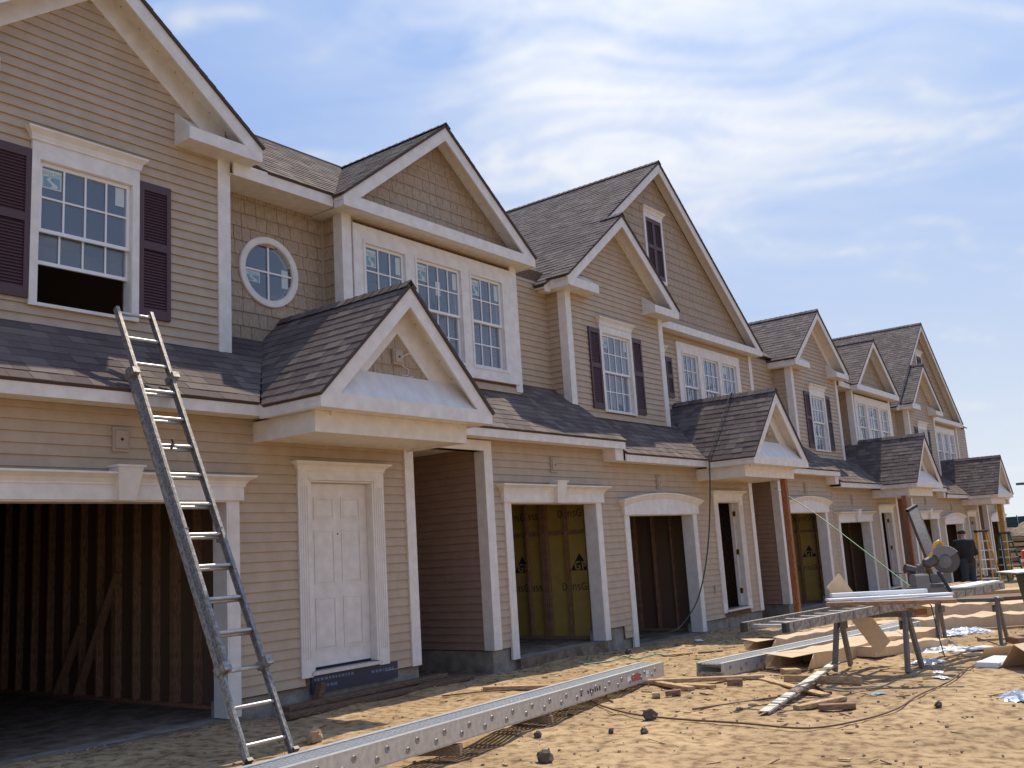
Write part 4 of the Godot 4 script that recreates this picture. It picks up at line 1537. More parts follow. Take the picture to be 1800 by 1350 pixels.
	bx(h, "fascia", M.white, Vector3(cb - 2.06, 6.01, -0.33), Vector3(cb + 2.06, 6.175, -0.302))
	bx(h, "fascia", M.white, Vector3(cb - 2.06, 6.01, -0.50), Vector3(cb - 2.035, 6.17, -0.331))
	bx(h, "fascia", M.white, Vector3(cb + 2.035, 6.01, -0.98), Vector3(cb + 2.06, 6.17, -0.331))
	bx(h, "bay_soffit", M.soffit, Vector3(cb - 2.034, 6.02, -0.98), Vector3(cb + 2.034, 6.03, -0.332))
	var lb := MB.new()
	lb.hexa([Vector3(cb - 2.0, 6.16, -0.331), Vector3(cb + 2.0, 6.16, -0.331), Vector3(cb + 1.92, 6.16, ZB + 0.03), Vector3(cb - 1.92, 6.16, ZB + 0.03),
		Vector3(cb - 2.0, 6.178, -0.331), Vector3(cb + 2.0, 6.178, -0.331), Vector3(cb + 1.92, 6.25, ZB + 0.03), Vector3(cb - 1.92, 6.25, ZB + 0.03)])
	put(h, "gable_ledge", lb, M.white)
	# main roof between and behind the gables
	var og := Vector3(0, 6.195, -0.475)
	var s := Vector3(0, pit, -1).normalized()
	var k := sqrt(1.0 + pit * pit)
	var rl := 2.06 * k
	var X := Vector3(1, 0, 0)
	roof(h, "main_roof", og, X, s, [Vector2(3.69, 0), Vector2(cb - 2.06, 0), Vector2(cb, rl), Vector2(ca + 0.15, rl)], lod)
	roof(h, "main_roof", og, X, s, [Vector2(ca - 0.9, rl * 0.62), Vector2(ca - 0.15, rl), Vector2(ca - 1.6, rl), Vector2(ca - 1.6, rl * 0.62)], 3)
	roof(h, "back_roof", Vector3(W, 6.0, -9.3), Vector3(-1, 0, 0), Vector3(0, 1.79, 6.8).normalized(), [Vector2(0, 0), Vector2(W, 0), Vector2(W, 7.03), Vector2(0, 7.03)], 3)
	var rb := MB.new()
	panel(rb, Transform3D(Basis(), Vector3(0, 0, ZR - 0.002)), cb + hb, W, 3.1, 6.3, [], 0.14)
	var rwall := put(h, "side_wall", rb, M.sheathing)
	siding(h, rwall, Transform3D(Basis(), Vector3(0, 0, ZR)), [Vector2(cb + hb, 4.2), Vector2(W, 4.2), Vector2(W, 6.1), Vector2(cb + hb, 6.1)], [], 2)
	bx(h, "gutter_roof", M.deck, Vector3(cb + 0.6, 5.96, -9.0), Vector3(W - 0.13, 6.0, ZR - 0.02))


func round_window(h: Node3D, cx: float, cy: float, z: float, lod: int) -> void:
	var mb := MB.new()
	var n := 40
	var prof := [[0.455, 0.0], [0.455, 0.03], [0.445, 0.042], [0.375, 0.042], [0.362, 0.03], [0.362, -0.09]]
	for i in n:
		var a0 := TAU * i / n
		var a1 := TAU * (i + 1) / n
		for j in prof.size() - 1:
			var p: Array = prof[j]
			var q: Array = prof[j + 1]
			var f := func(a: float, r: Array) -> Vector3: return Vector3(cx + cos(a) * r[0], cy + sin(a) * r[0], z + r[1])
			mb.quad(f.call(a0, p), f.call(a1, p), f.call(a1, q), f.call(a0, q))
	var win := put(h, "round_window", mb, M.white)
	var gb := MB.new()
	gb.box(Vector3(cx - 0.011, cy - 0.362, z - 0.008), Vector3(cx + 0.011, cy + 0.362, z + 0.006))
	gb.box(Vector3(cx - 0.362, cy - 0.011, z - 0.009), Vector3(cx + 0.362, cy + 0.011, z + 0.005))
	put(win, "glazing_bars", gb, M.vinyl)
	for k in 4:
		var pb := MB.new()
		var arc := [Vector2(cx, cy)]
		for i in 9:
			var a := TAU * (k * 8 + i) / 32.0
			arc.append(Vector2(cx + cos(a) * 0.361, cy + sin(a) * 0.361))
		pb.prism(arc, z - 0.016, z - 0.013)
		put(win, "pane", pb, M.glass)
	if lod == 0:
		sticker(win, cx - 0.33, cy - 0.155, 0.21, 0.14, z - 0.012, true)
		sticker(win, cx + 0.215, cy - 0.16, 0.10, 0.24, z - 0.012, false)


func upper_tall(h: Node3D, P: Dictionary, lod: int) -> void:
	var go: float = P.get("go", 0.0)
	var pit := 0.777
	# small bay in front
	var ca := 1.55
	var ha := 1.69
	var cw := 1.42
	var wa := bay_walls(h, ca, ha, 3.94, 6.40, 7.66, ZB, ZR, [[cw - 0.49, cw + 0.49, 4.09, 5.52]])
	siding(h, wa, Transform3D(Basis(), Vector3(0, 0, ZB)), [Vector2(ca - ha, 3.94), Vector2(ca + ha, 3.94), Vector2(ca + ha, 6.46), Vector2(ca, 7.77), Vector2(ca - ha, 6.46)], [[cw - 0.52, cw + 0.52, 4.07, 5.71]], lod)
	siding(h, wa, Transform3D(FACE_LEFT, Vector3(ca - ha, 0, 0)), [Vector2(-4.0, 3.9), Vector2(ZB - 0.11, 3.9), Vector2(ZB - 0.11, 6.13), Vector2(-4.0, 6.13)], [], lod)
	siding(h, wa, Transform3D(FACE_RIGHT, Vector3(ca + ha, 0, 0)), [Vector2(-ZB + 0.1, 3.9), Vector2(-ZR, 3.9), Vector2(-ZR, 6.1), Vector2(-ZB + 0.1, 6.1)], [], 2)
	bx(h, "bay_side", M.sheathing, Vector3(ca - ha + 0.003, 3.1, -4.0), Vector3(ca - ha + 0.1, 6.2, ZR - 0.1))
	corner_trim(h, ca + ha, 1.0, 3.94, 6.11, ZB)
	corner_trim(h, ca - ha, -1.0, 3.90, 6.11, ZB)
	double_hung(h, cw, 0.56, 4.06, 5.645, 5.79, ZB + 0.012, lod, {"glass": 0.485, "gtop": 5.52, "mid": 4.81})
	shutter(h, cw + 0.565, cw + 0.92, 4.10, 5.57, ZB + 0.014, lod)
	shutter(h, cw - 0.92, cw - 0.565, 4.10, 5.57, ZB + 0.014, lod)
	var cg := 4.05 + go
	var len1 := sqrt(1.0 + pit * pit)
	# the small gable runs back into the great slope behind it
	gable(h, "gable_roof", ca, 1.98, 7.845, 0.775, -0.30, ZB, -0.9, -0.74, lod, {"cut": 6.12, "frieze": 0.10, "frieze_half": 1.66,
		"left_poly": [Vector2(-0.74, 0), Vector2(-0.275, 0), Vector2(-0.275, 2.537), Vector2(-0.74, 2.537)],
		"right_poly": [Vector2(0.275, 0), Vector2(0.98, 0), Vector2(0.98, 2.537), Vector2(0.275, 2.537)], "ridge_end": -0.76})
	eave_return(h, ca + 1.01, ca + 1.96, 6.11, 6.265, 6.50, ZB + 0.001, -0.302)
	eave_return(h, ca - 1.01, ca - 1.96, 6.11, 6.265, 6.50, ZB + 0.001, -0.302)
	bx(h, "side_eave", M.white, Vector3(ca - 1.96, 6.111, -6.0), Vector3(ca - ha - 0.031, 6.27, ZB))
	bx(h, "side_eave", M.white, Vector3(ca + ha + 0.031, 6.111, ZR + 0.002), Vector3(ca + 1.96, 6.27, ZB))
	# great gable
	var zr := ZR
	var x0 := ca + ha
	var x1 := 8.40 + go
	var l0 := [4.76, 5.48, 3]
	var l1 := [5.73, 6.49, 3]
	var l2 := [6.68, 7.45, 3]
	var holes := [[3.30, 3.95, 4.70, 5.60]]
	for l in [l0, l1, l2]:
		holes.append([l[0], l[1], 4.28, 5.70])
	var mb := MB.new()
	panel(mb, Transform3D(Basis(), Vector3(0, 0, zr - 0.002)), x0, x1, 3.1, 6.2, holes, 0.14)
	mb.prism([Vector2(cg - 4.3, 6.2), Vector2(x1, 6.2), Vector2(cg, 9.6)], zr - 0.142, zr - 0.002)
	mb.box(Vector3(x1 - 0.12, 3.1, -9), Vector3(x1, 6.3, zr - 0.143))
	var wall := put(h, "gable_wall", mb, M.sheathing)
	siding(h, wall, Transform3D(Basis(), Vector3(0, 0, zr)), [Vector2(x0, 4.1), Vector2(x1, 4.1), Vector2(x1, 6.07), Vector2(x0, 6.07)], [[3.2, 3.98, 4.62, 5.66], [4.56, 7.62, 4.11, 5.91]], lod)
	siding(h, wall, Transform3D(FACE_RIGHT, Vector3(x1, 0, 0)), [Vector2(-zr + 0.1, 3.2), Vector2(9, 3.2), Vector2(9, 6.07), Vector2(-zr + 0.1, 6.07)], [], 2)
	shakes(h, wall, Transform3D(Basis(), Vector3(0, 0, zr)), [Vector2(cg - 4.2, 6.28), Vector2(x1 - 0.05, 6.28), Vector2(cg, 9.62)], [[3.62 + go, 4.40 + go, 7.14, 8.6]], lod)
	corner_trim(h, x1, 1.0, 3.4, 6.07, zr)
	triple(h, 4.52, 7.66, 4.09, 5.93, [l0, l1, l2], 4.28, 5.70, 4.98, zr + 0.012, lod)
	# narrow window half hidden behind the bay
	var nb := MB.new()
	nb.box(Vector3(3.90, 4.62, zr), Vector3(3.99, 5.60, zr + 0.034))
	nb.box(Vector3(3.26, 4.62, zr), Vector3(3.899, 4.70, zr + 0.036))
	crown(nb, 3.26, 3.99, 5.60, 5.62, 5.74, zr, zr + 0.036, 0.06)
	var nw := put(h, "window", nb, M.white)
	sash(nw, 3.28, 3.90, 5.13, 5.60, zr + 0.004, 3, 2, lod)
	sash(nw, 3.28, 3.90, 4.70, 5.16, zr - 0.03, 3, 2, lod)
	shutter(h, 4.0, 4.27, 4.66, 5.52, zr + 0.014, lod)
	# louvred vent high in the gable
	var vc := 4.01 + go
	var vb := MB.new()
	vb.box(Vector3(vc - 0.40, 7.12, zr), Vector3(vc - 0.33, 8.52, zr + 0.034))
	vb.box(Vector3(vc + 0.33, 7.12, zr), Vector3(vc + 0.40, 8.52, zr + 0.034))
	vb.box(Vector3(vc - 0.33, 7.12, zr), Vector3(vc + 0.33, 7.19, zr + 0.036))
	crown(vb, vc - 0.40, vc + 0.40, 8.52, 8.62, 8.73, zr, zr + 0.036, 0.065)
	var vent := put(h, "gable_vent", vb, M.white)
	shutter(vent, vc - 0.33, vc - 0.002, 7.19, 8.52, zr + 0.002, lod)
	shutter(vent, vc + 0.002, vc + 0.33, 7.19, 8.52, zr + 0.002, lod)
	var half := 4.57
	var L := half * len1 + 0.03
	gable(h, "great_roof", cg, half, 9.77, pit, -0.72, zr, -9.2, -9.2, lod, {"ridge_end": -9.2, "cut": 6.065})
	bx(h, "fascia", M.white, Vector3(x0 - 0.05, 6.06, -0.75), Vector3(cg + half - 0.01, 6.215, -0.722))
	bx(h, "gable_soffit", M.soffit, Vector3(x0, 6.07, zr), Vector3(cg + half - 0.01, 6.08, -0.751))
	var lb := MB.new()
	lb.hexa([Vector3(x0, 6.2, -0.751), Vector3(cg + half - 0.03, 6.2, -0.751), Vector3(cg + half - 0.1, 6.2, zr + 0.03), Vector3(x0, 6.2, zr + 0.03),
		Vector3(x0, 6.218, -0.751), Vector3(cg + half - 0.03, 6.218, -0.751), Vector3(cg + half - 0.1, 6.30, zr + 0.03), Vector3(x0, 6.30, zr + 0.03)])
	put(h, "gable_ledge", lb, M.white)
	bx(h, "fascia", M.white, Vector3(cg + half - 0.03, 6.06, -9.2), Vector3(cg + half - 0.005, 6.2, -0.76))
	bx(h, "side_soffit", M.soffit, Vector3(x1, 6.07, -9.2), Vector3(cg + half - 0.031, 6.08, zr))
	# lower roof filling the gap to the next house
	var og := Vector3(0, 6.195, -0.95)
	roof(h, "main_roof", og, Vector3(1, 0, 0), Vector3(0, 0.77, -1).normalized(), [Vector2(x1 + 0.2, 0), Vector2(W, 0), Vector2(W, 2.6), Vector2(x1 + 0.2, 2.6)], 3)
	var rb := MB.new()
	panel(rb, Transform3D(Basis(), Vector3(0, 0, zr - 0.1)), x1, W, 3.1, 6.3, [], 0.14)
	var rw := put(h, "side_wall", rb, M.sheathing)
	siding(h, rw, Transform3D(Basis(), Vector3(0, 0, zr - 0.098)), [Vector2(x1, 3.9), Vector2(W, 3.9), Vector2(W, 6.15), Vector2(x1, 6.15)], [], 2)
	bx(h, "back_roof_end", M.deck, Vector3(x1, 6.15, -9.0), Vector3(W, 6.19, -3.0))


func shell(h: Node3D, P: Dictionary) -> void:
	bx(h, "upper_floor", M.osb, Vector3(0.01, 3.075, -9.0), Vector3(W - 0.01, 3.12, 0.0))
	bx(h, "side_party_wall", M.osb, Vector3(0.002, -0.8, -9.0), Vector3(0.118, 6.1, ZR - 0.15))
	bx(h, "side_party_wall", M.osb, Vector3(W - 0.118, -0.8, -9.0), Vector3(W - 0.002, 6.1, ZR - 0.15))
	bx(h, "side_party_wall", M.osb, Vector3(0.002, -0.8, ZR - 0.149), Vector3(0.118, 3.05, -0.156))
	bx(h, "side_party_wall", M.osb, Vector3(W - 0.118, -0.8, ZR - 0.149), Vector3(W - 0.002, 3.05, -0.156))
	bx(h, "back_wall", M.osb, Vector3(0.002, -0.8, -9.15), Vector3(W - 0.002, 6.1, -9.001))
	if not P.tall:
		for u in [0.02, W - 0.10]:
			var mb := MB.new()
			mb.prism([Vector2(1.1, 6.1), Vector2(9.0, 6.1), Vector2(2.5, 7.68)], 0.0, 0.08, Transform3D(FACE_RIGHT, Vector3(u, 0, 0)))
			put(h, "end_wall", mb, M.osb)
	# room partitions upstairs, dim behind the glass
	bx(h, "partition", M.osb, Vector3(0.13, 3.13, -4.6), Vector3(W - 0.13, 6.1, -4.5))


# ---------------------------------------------------------------- the building site
func ground_at(x: float, z: float, up := 0.0) -> Vector3:
	return Vector3(x, gy(x, z) + up, z)


# a thing whose local x axis runs from p to q, its origin at p
func along(called: String, label: String, category: String, p: Vector3, q: Vector3, group := "", up := Vector3.UP) -> Node3D:
	var o := thing(called, label, category, Vector3.ZERO, 0.0, group)
	var x := (q - p).normalized()
	var z := x.cross(up).normalized()
	o.transform = Transform3D(Basis(x, z.cross(x), z), p)
	return o


func stick(called: String, label: String, category: String, p: Vector3, q: Vector3, w: float, hh: float, m: Material, group := "", roll := 0.0) -> MeshInstance3D:
	var mb := MB.new()
	var l := p.distance_to(q)
	mb.cbox(Transform3D(), Vector3(l, hh, w), minf(w, hh) * 0.12)
	var o := put(self, called, mb, m)
	var x := (q - p).normalized()
	var z := x.cross(Vector3.UP).normalized()
	var b := Basis(x, z.cross(x), z)
	o.transform = Transform3D(b * Basis(Vector3.RIGHT, roll), (p + q) / 2.0 + Vector3(0, hh / 2, 0))
	tag(o, label, category, group)
	return o


func build_site() -> void:
	scaffold_planks()
	extension_ladder()
	work_platform()
	miter_saw()
	posts_and_ladders()
	cartons()
	scraps()
	cords()
	bin_and_barrel()
	worker()


# aluminium scaffold plank, l long, lying along local x with its deck up
func make_plank(o: Node3D, l: float, wd: float) -> void:
	var hh := 0.14
	for k in [-1.0, 1.0]:
		var mb := MB.new()
		var z: float = k * wd / 2
		mb.box(Vector3(0, 0, minf(z, z - k * 0.012)), Vector3(l, hh, maxf(z, z - k * 0.012)))
		mb.box(Vector3(0, hh - 0.001, minf(z, z - k * 0.045)), Vector3(l, hh + 0.013, maxf(z, z - k * 0.045)))
		mb.box(Vector3(0, -0.004, minf(z, z - k * 0.04)), Vector3(l, 0.006, maxf(z, z - k * 0.04)))
		put(o, "side_rail", mb, M.bright_aluminium)
	var n := 5
	var sw := (wd - 0.10) / n
	for i in n:
		var z := -wd / 2 + 0.05 + sw * i
		var mb := MB.new()
		mb.box(Vector3(0.03, hh - 0.012, z + 0.004), Vector3(l - 0.03, hh + 0.002, z + sw - 0.004))
		mb.box(Vector3(0.03, hh + 0.002, z + 0.008), Vector3(l - 0.03, hh + 0.007, z + 0.013))
		mb.box(Vector3(0.03, hh + 0.002, z + sw - 0.015), Vector3(l - 0.03, hh + 0.007, z + sw - 0.010))
		# tread buttons punched in the slat
		var x := 0.08
		while x < l - 0.06:
			mb.hexa([Vector3(x, hh + 0.002, z + sw * 0.62), Vector3(x + 0.03, hh + 0.002, z + sw * 0.62), Vector3(x + 0.03, hh + 0.002, z + sw * 0.38), Vector3(x, hh + 0.002, z + sw * 0.38),
				Vector3(x + 0.008, hh + 0.007, z + sw * 0.56), Vector3(x + 0.022, hh + 0.007, z + sw * 0.56), Vector3(x + 0.022, hh + 0.007, z + sw * 0.44), Vector3(x + 0.008, hh + 0.007, z + sw * 0.44)])
			x += 0.075
		put(o, "deck_slat", mb, M.bright_aluminium)
	var i := 0
	var rb := MB.new()
	rb.tube([Vector3(0, 0, -wd / 2 + 0.002), Vector3(0, 0, wd / 2 - 0.002)], 0.018, 8)
	var rung := rb.mesh(M.aluminium)
	var eb := MB.new()
	eb.lathe([[0.008, 0.003], [0.016, 0.006], [0.022, 0.006], [0.024, 0.0]], 14, Transform3D(Basis(Vector3.RIGHT, PI / 2), Vector3.ZERO))
	eb.lathe([[0.0, 0.0015], [0.009, 0.0015]], 12, Transform3D(Basis(Vector3.RIGHT, PI / 2), Vector3.ZERO))
	var cup := eb.mesh(M.old_aluminium)
	var x := 0.18
	while x < l - 0.1:
		var y := 0.092 if i % 2 == 0 else 0.045
		part(o, "rung", rung, Transform3D(Basis(), Vector3(x, y, 0)))
		part(o, "rung_end", cup, Transform3D(Basis(), Vector3(x, y, wd / 2)))
		x += 0.245 if i % 2 == 0 else 0.115
		i += 1


func scaffold_planks() -> void:
	var p := Vector3(2.95, gy(3.0, 3.97) + 0.20, 3.83)
	var q := Vector3(10.16, gy(10.19, 2.4) + 0.035, 2.41)
	var o := along("scaffold_plank", "long aluminium scaffold plank in front of the leaning ladder, red sticker near its end", "scaffold plank", p, q, "aluminium scaffold planks on the ground")
	var l := p.distance_to(q)
	make_plank(o, l, 0.30)
	# worn sticker and stencilled marks near the far end
	var mb := MB.new()
	mb.prism([Vector2(l - 1.10, 0.035), Vector2(l - 0.84, 0.035), Vector2(l - 0.80, 0.09), Vector2(l - 0.93, 0.118), Vector2(l - 1.12, 0.10)], 0.1505, 0.152)
	put(o, "sticker", mb, M.paper_red)
	var wb := MB.new()
	wb.box(Vector3(l - 0.64, 0.07, 0.1505), Vector3(l - 0.55, 0.11, 0.152))
	wb.box(Vector3(l - 0.66, 0.04, 0.1505), Vector3(l - 0.58, 0.06, 0.152))
	wb.box(Vector3(l - 1.25, 0.05, 0.1505), Vector3(l - 1.15, 0.10, 0.1515))
	put(o, "sticker", wb, M.pvc)
	var ib := MB.new()
	for k in 6:
		ib.box(Vector3(l - 2.35 + k * 0.06, 0.055, 0.1505), Vector3(l - 2.32 + k * 0.06, 0.085 + 0.012 * (k % 2), 0.152))
	ib.box(Vector3(l - 2.52, 0.05, 0.1505), Vector3(l - 2.49, 0.10, 0.152))
	put(o, "print", ib, M.ink)
	for k in 3:
		var bb := MB.new()
		bb.obox(Transform3D(Basis(Vector3.UP, 0.3), Vector3(0.9 + k * 1.6, -0.055, 0)), Vector3(0.09, 0.09 - k * 0.018, 0.34))
		put(o, "packing_block", bb, M.lumber_grey)
	var p2 := ground_at(10.34, 3.06, 0.02)
	var q2 := ground_at(16.4, 3.62, 0.02)
	var o2 := along("scaffold_plank", "second aluminium scaffold plank lying between the long cardboard cartons by the sawhorses", "scaffold plank", p2, q2, "aluminium scaffold planks on the ground")
	make_plank(o2, p2.distance_to(q2), 0.34)
	var eb := MB.new()
	eb.box(Vector3(-0.004, 0.0, -0.17), Vector3(0.05, 0.05, 0.17))
	put(o2, "end_cap", eb, M.old_aluminium)


func extension_ladder() -> void:
	var foot := Vector3(4.975, gy(4.975, 1.97), 1.97)
	var o := thing("extension_ladder", "worn aluminium extension ladder leaning on the eave over the first garage doorway", "ladder", foot)
	var up := Vector3(0, 3.985, -2.03).normalized()
	o.transform = Transform3D(Basis(Vector3.RIGHT, up, Vector3.RIGHT.cross(up)), foot)
	# local: x across, y up the ladder, z out of its face
	var base := MB.new()
	var secs := [["base_section", 0.222, 0.0, 3.77, 0.0, 0.06], ["fly_section", 0.189, 0.72, 4.47, 0.05, 0.145]]
	for s in secs:
		var rails := MB.new()
		for k in [-1.0, 1.0]:
			var x: float = k * s[1]
			var z0: float = s[4] - 0.03
			var z1: float = s[4] + 0.03
			rails.box(Vector3(x - 0.006, s[2], z0), Vector3(x + 0.006, s[3], z1))
			for zz in [z0, z1 - 0.007]:
				rails.box(Vector3(minf(x, x - k * 0.026), s[2], zz), Vector3(maxf(x, x - k * 0.026), s[3], zz + 0.007))
		var sec := put(o, s[0], rails, M.old_aluminium)
		var y: float = s[5]
		y = 0.145 + 0.3045 * ceilf(maxf(s[2] - 0.1, 0.0) / 0.3045)
		while y < s[3] - 0.02:
			var rb := MB.new()
			rb.tube([Vector3(-s[1] + 0.007, y + s[4] * 0.1, s[4]), Vector3(s[1] - 0.007, y + s[4] * 0.1, s[4])], 0.017, 10)
			put(sec, "rung", rb, M.aluminium)
			var vb := MB.new()
			for k in [-1.0, 1.0]:
				for dy in [-0.012, 0.028]:
					vb.lathe([[0.0, 0.006], [0.008, 0.005], [0.012, 0.0]], 8, Transform3D(Basis(Vector3.FORWARD, k * PI / 2), Vector3(k * (s[1] + 0.006), y + dy, s[4] + dy * 0.5)))
			put(sec, "rivet", vb, M.cast)
			y += 0.3045
	var fb := MB.new()
	for k in [-1.0, 1.0]:
		fb.obox(Transform3D(Basis(Vector3.RIGHT, -0.45), Vector3(k * 0.222, 0.0, 0.0)), Vector3(0.05, 0.03, 0.13))
	put(o, "foot_shoe", fb, M.black_plastic)
	for k in [-1.0, 1.0]:
		for yy in [[3.66, 3.72], [0.73, 0.80]]:
			bx(o, "guide_bracket", M.old_aluminium, Vector3(k * 0.205 - 0.035, yy[0], -0.04), Vector3(k * 0.205 + 0.035, yy[1], 0.105))
		var lk := MB.new()
		lk.obox(Transform3D(Basis(Vector3.RIGHT, 0.6), Vector3(k * 0.17, 1.98, 0.03)), Vector3(0.03, 0.14, 0.04))
		put(o, "rung_lock", lk, M.old_aluminium)
	var hb := MB.new()
	hb.tube([Vector3(-0.03, 2.95, 0.06), Vector3(-0.035, 2.90, 0.075), Vector3(-0.06, 2.87, 0.08), Vector3(-0.08, 2.84, 0.075)], 0.011, 6)
	put(o, "hook", hb, M.dark)
	tag_part(o.get_child(1), "fly section standing above the eave")


func tag_part(o: Node, label: String) -> void:
	o.set_meta("label", label)


func make_sawhorse() -> Node3D:
	# beam along local z, splayed legs at both ends
	var o := thing("sawhorse", "nearer weathered sawhorse under the middle of the flat ladder", "sawhorse", ground_at(11.33, 4.66), 0.0, "sawhorses under the flat ladder")
	var top := 0.625
	var mb := MB.new()
	mb.cbox(Transform3D(Basis(Vector3.UP, PI / 2), Vector3(0, top - 0.03, 0)), Vector3(0.92, 0.05, 0.06), 0.005)
	put(o, "beam", mb, M.sawhorse)
	for e in [-1.0, 1.0]:
		for k in [-1.0, 1.0]:
			var lb := MB.new()
			lb.bar(Vector3(k * 0.27, 0.0, e * 0.40), Vector3(k * 0.04, top - 0.005, e * 0.38), 0.09, 0.04, Vector3(0, 0, 1), 0.004)
			put(o, "leg", lb, M.sawhorse)
		var bb := MB.new()
		bb.bar(Vector3(-0.10, top - 0.14, e * 0.33), Vector3(0.10, top - 0.14, e * 0.33), 0.02, 0.09)
		put(o, "gusset", bb, M.sawhorse)
	return o


func work_platform() -> void:
	var s1 := make_sawhorse()
	copy(s1, "sawhorse", "farther weathered sawhorse, under the right end of the flat ladder", ground_at(14.62, 4.93), 0.05)
	var yb := 0.605
	var p := Vector3(8.78, yb + 0.004, 4.46)
	var q := Vector3(14.55, yb + 0.004, 5.22)
	var o := along("flat_ladder", "aluminium ladder section laid flat across two sawhorses as a workbench", "ladder", p, q)
	var l := p.distance_to(q)
	for k in [-1.0, 1.0]:
		var mb := MB.new()
		var z: float = k * 0.235
		mb.box(Vector3(0, 0, z - 0.005), Vector3(l, 0.09, z + 0.005))
		mb.box(Vector3(0, 0.083, minf(z, z - k * 0.028)), Vector3(l, 0.092, maxf(z, z - k * 0.028)))
		mb.box(Vector3(0, -0.002, minf(z, z - k * 0.028)), Vector3(l, 0.007, maxf(z, z - k * 0.028)))
		put(o, "side_rail", mb, M.old_aluminium)
	var rb := MB.new()
	rb.box(Vector3(-0.02, 0.032, -0.23), Vector3(0.02, 0.06, 0.23))
	var rung := rb.mesh(M.bright_aluminium)
	var pb := MB.new()
	pb.box(Vector3(-0.022, 0.008, -0.006), Vector3(0.022, 0.082, 0.004))
	var plate := pb.mesh(M.cast)
	var x := 0.16
	while x < l - 0.05:
		part(o, "rung", rung, Transform3D(Basis(), Vector3(x, 0, 0)))
		part(o, "rung_plate", plate, Transform3D(Basis(), Vector3(x, 0, 0.242)))
		x += 0.305
	bx(o, "end_cap", M.black_plastic, Vector3(-0.012, 0.0, 0.20), Vector3(0.05, 0.088, 0.246))
	bx(o, "end_cap", M.black_plastic, Vector3(-0.012, 0.0, -0.246), Vector3(0.05, 0.088, -0.20))
	var ty := yb + 0.10
	var d := (q - p).normalized()
	# white trim boards along the right half
	var side := d.cross(Vector3.UP).normalized()
	var spec := [[3.2, 5.72, 0.17, 0.11, 0.022, "pvc", "widest white trim board, along the front edge of the flat ladder"],
		[3.5, 5.66, 0.02, 0.10, 0.020, "pvc", "white trim board in the middle of the flat ladder behind the front one"],
		[3.9, 5.58, -0.12, 0.07, 0.02, "lumber", "pale yellow wood strip behind the white boards on the flat ladder"],
		[4.5, 5.45, -0.21, 0.045, 0.025, "lumber", "thin pale wood strip along the back edge of the flat ladder"]]
	for s in spec:
		var a: Vector3 = p + d * s[0] + side * s[2]
		var b: Vector3 = p + d * s[1] + side * s[2]
		a.y = ty
		b.y = ty
		stick("trim_board" if s[5] == "pvc" else "wood_strip", s[6], "board", a, b, s[3], s[4], M[s[5]], "boards laid along the flat ladder")
	# boards laid across it
	stick("plank", "orange brown wood plank laid across the flat ladder, its long side towards the yard", "board", Vector3(10.62, ty + 0.001, 4.42), Vector3(10.78, ty + 0.001, 5.72), 0.09, 0.04, M.batten)
	stick("plank", "short reddish wood batten hung under the flat ladder near the nearer sawhorse", "board", Vector3(11.62, ty - 0.24, 4.2), Vector3(12.3, ty - 0.24, 5.0), 0.04, 0.07, M.post_red)
	stick("trim_board", "white trim board laid across the ladder, nearest the tan upright strip", "board", Vector3(10.80, ty + 0.043, 4.36), Vector3(11.66, ty + 0.03, 5.46), 0.14, 0.022, M.pvc, "white boards laid across the flat ladder")
	stick("trim_board", "thick white plastic post sleeve lying across the ladder before the saw", "board", Vector3(11.02, ty + 0.066, 4.33), Vector3(11.72, ty + 0.05, 5.18), 0.09, 0.045, M.pvc, "white boards laid across the flat ladder")
	stick("trim_board", "flat white board end sticking out under the saw towards the yard", "board", Vector3(11.25, ty + 0.001, 4.5), Vector3(11.55, ty + 0.001, 5.5), 0.20, 0.02, M.pvc, "white boards laid across the flat ladder")
	# tan strip of siding leaning through the ladder
	var sb := MB.new()
	sb.bar(Vector3(11.92, gy(11.92, 4.5) + 0.20, 4.57), Vector3(11.22, 0.95, 4.30), 0.23, 0.012, Vector3(-0.7, 0.3, 0.4))
	var so := put(self, "siding_offcut", sb, M.cardboard)
	tag(so, "tan flat offcut standing slanted through the rungs of the flat ladder", "offcut")


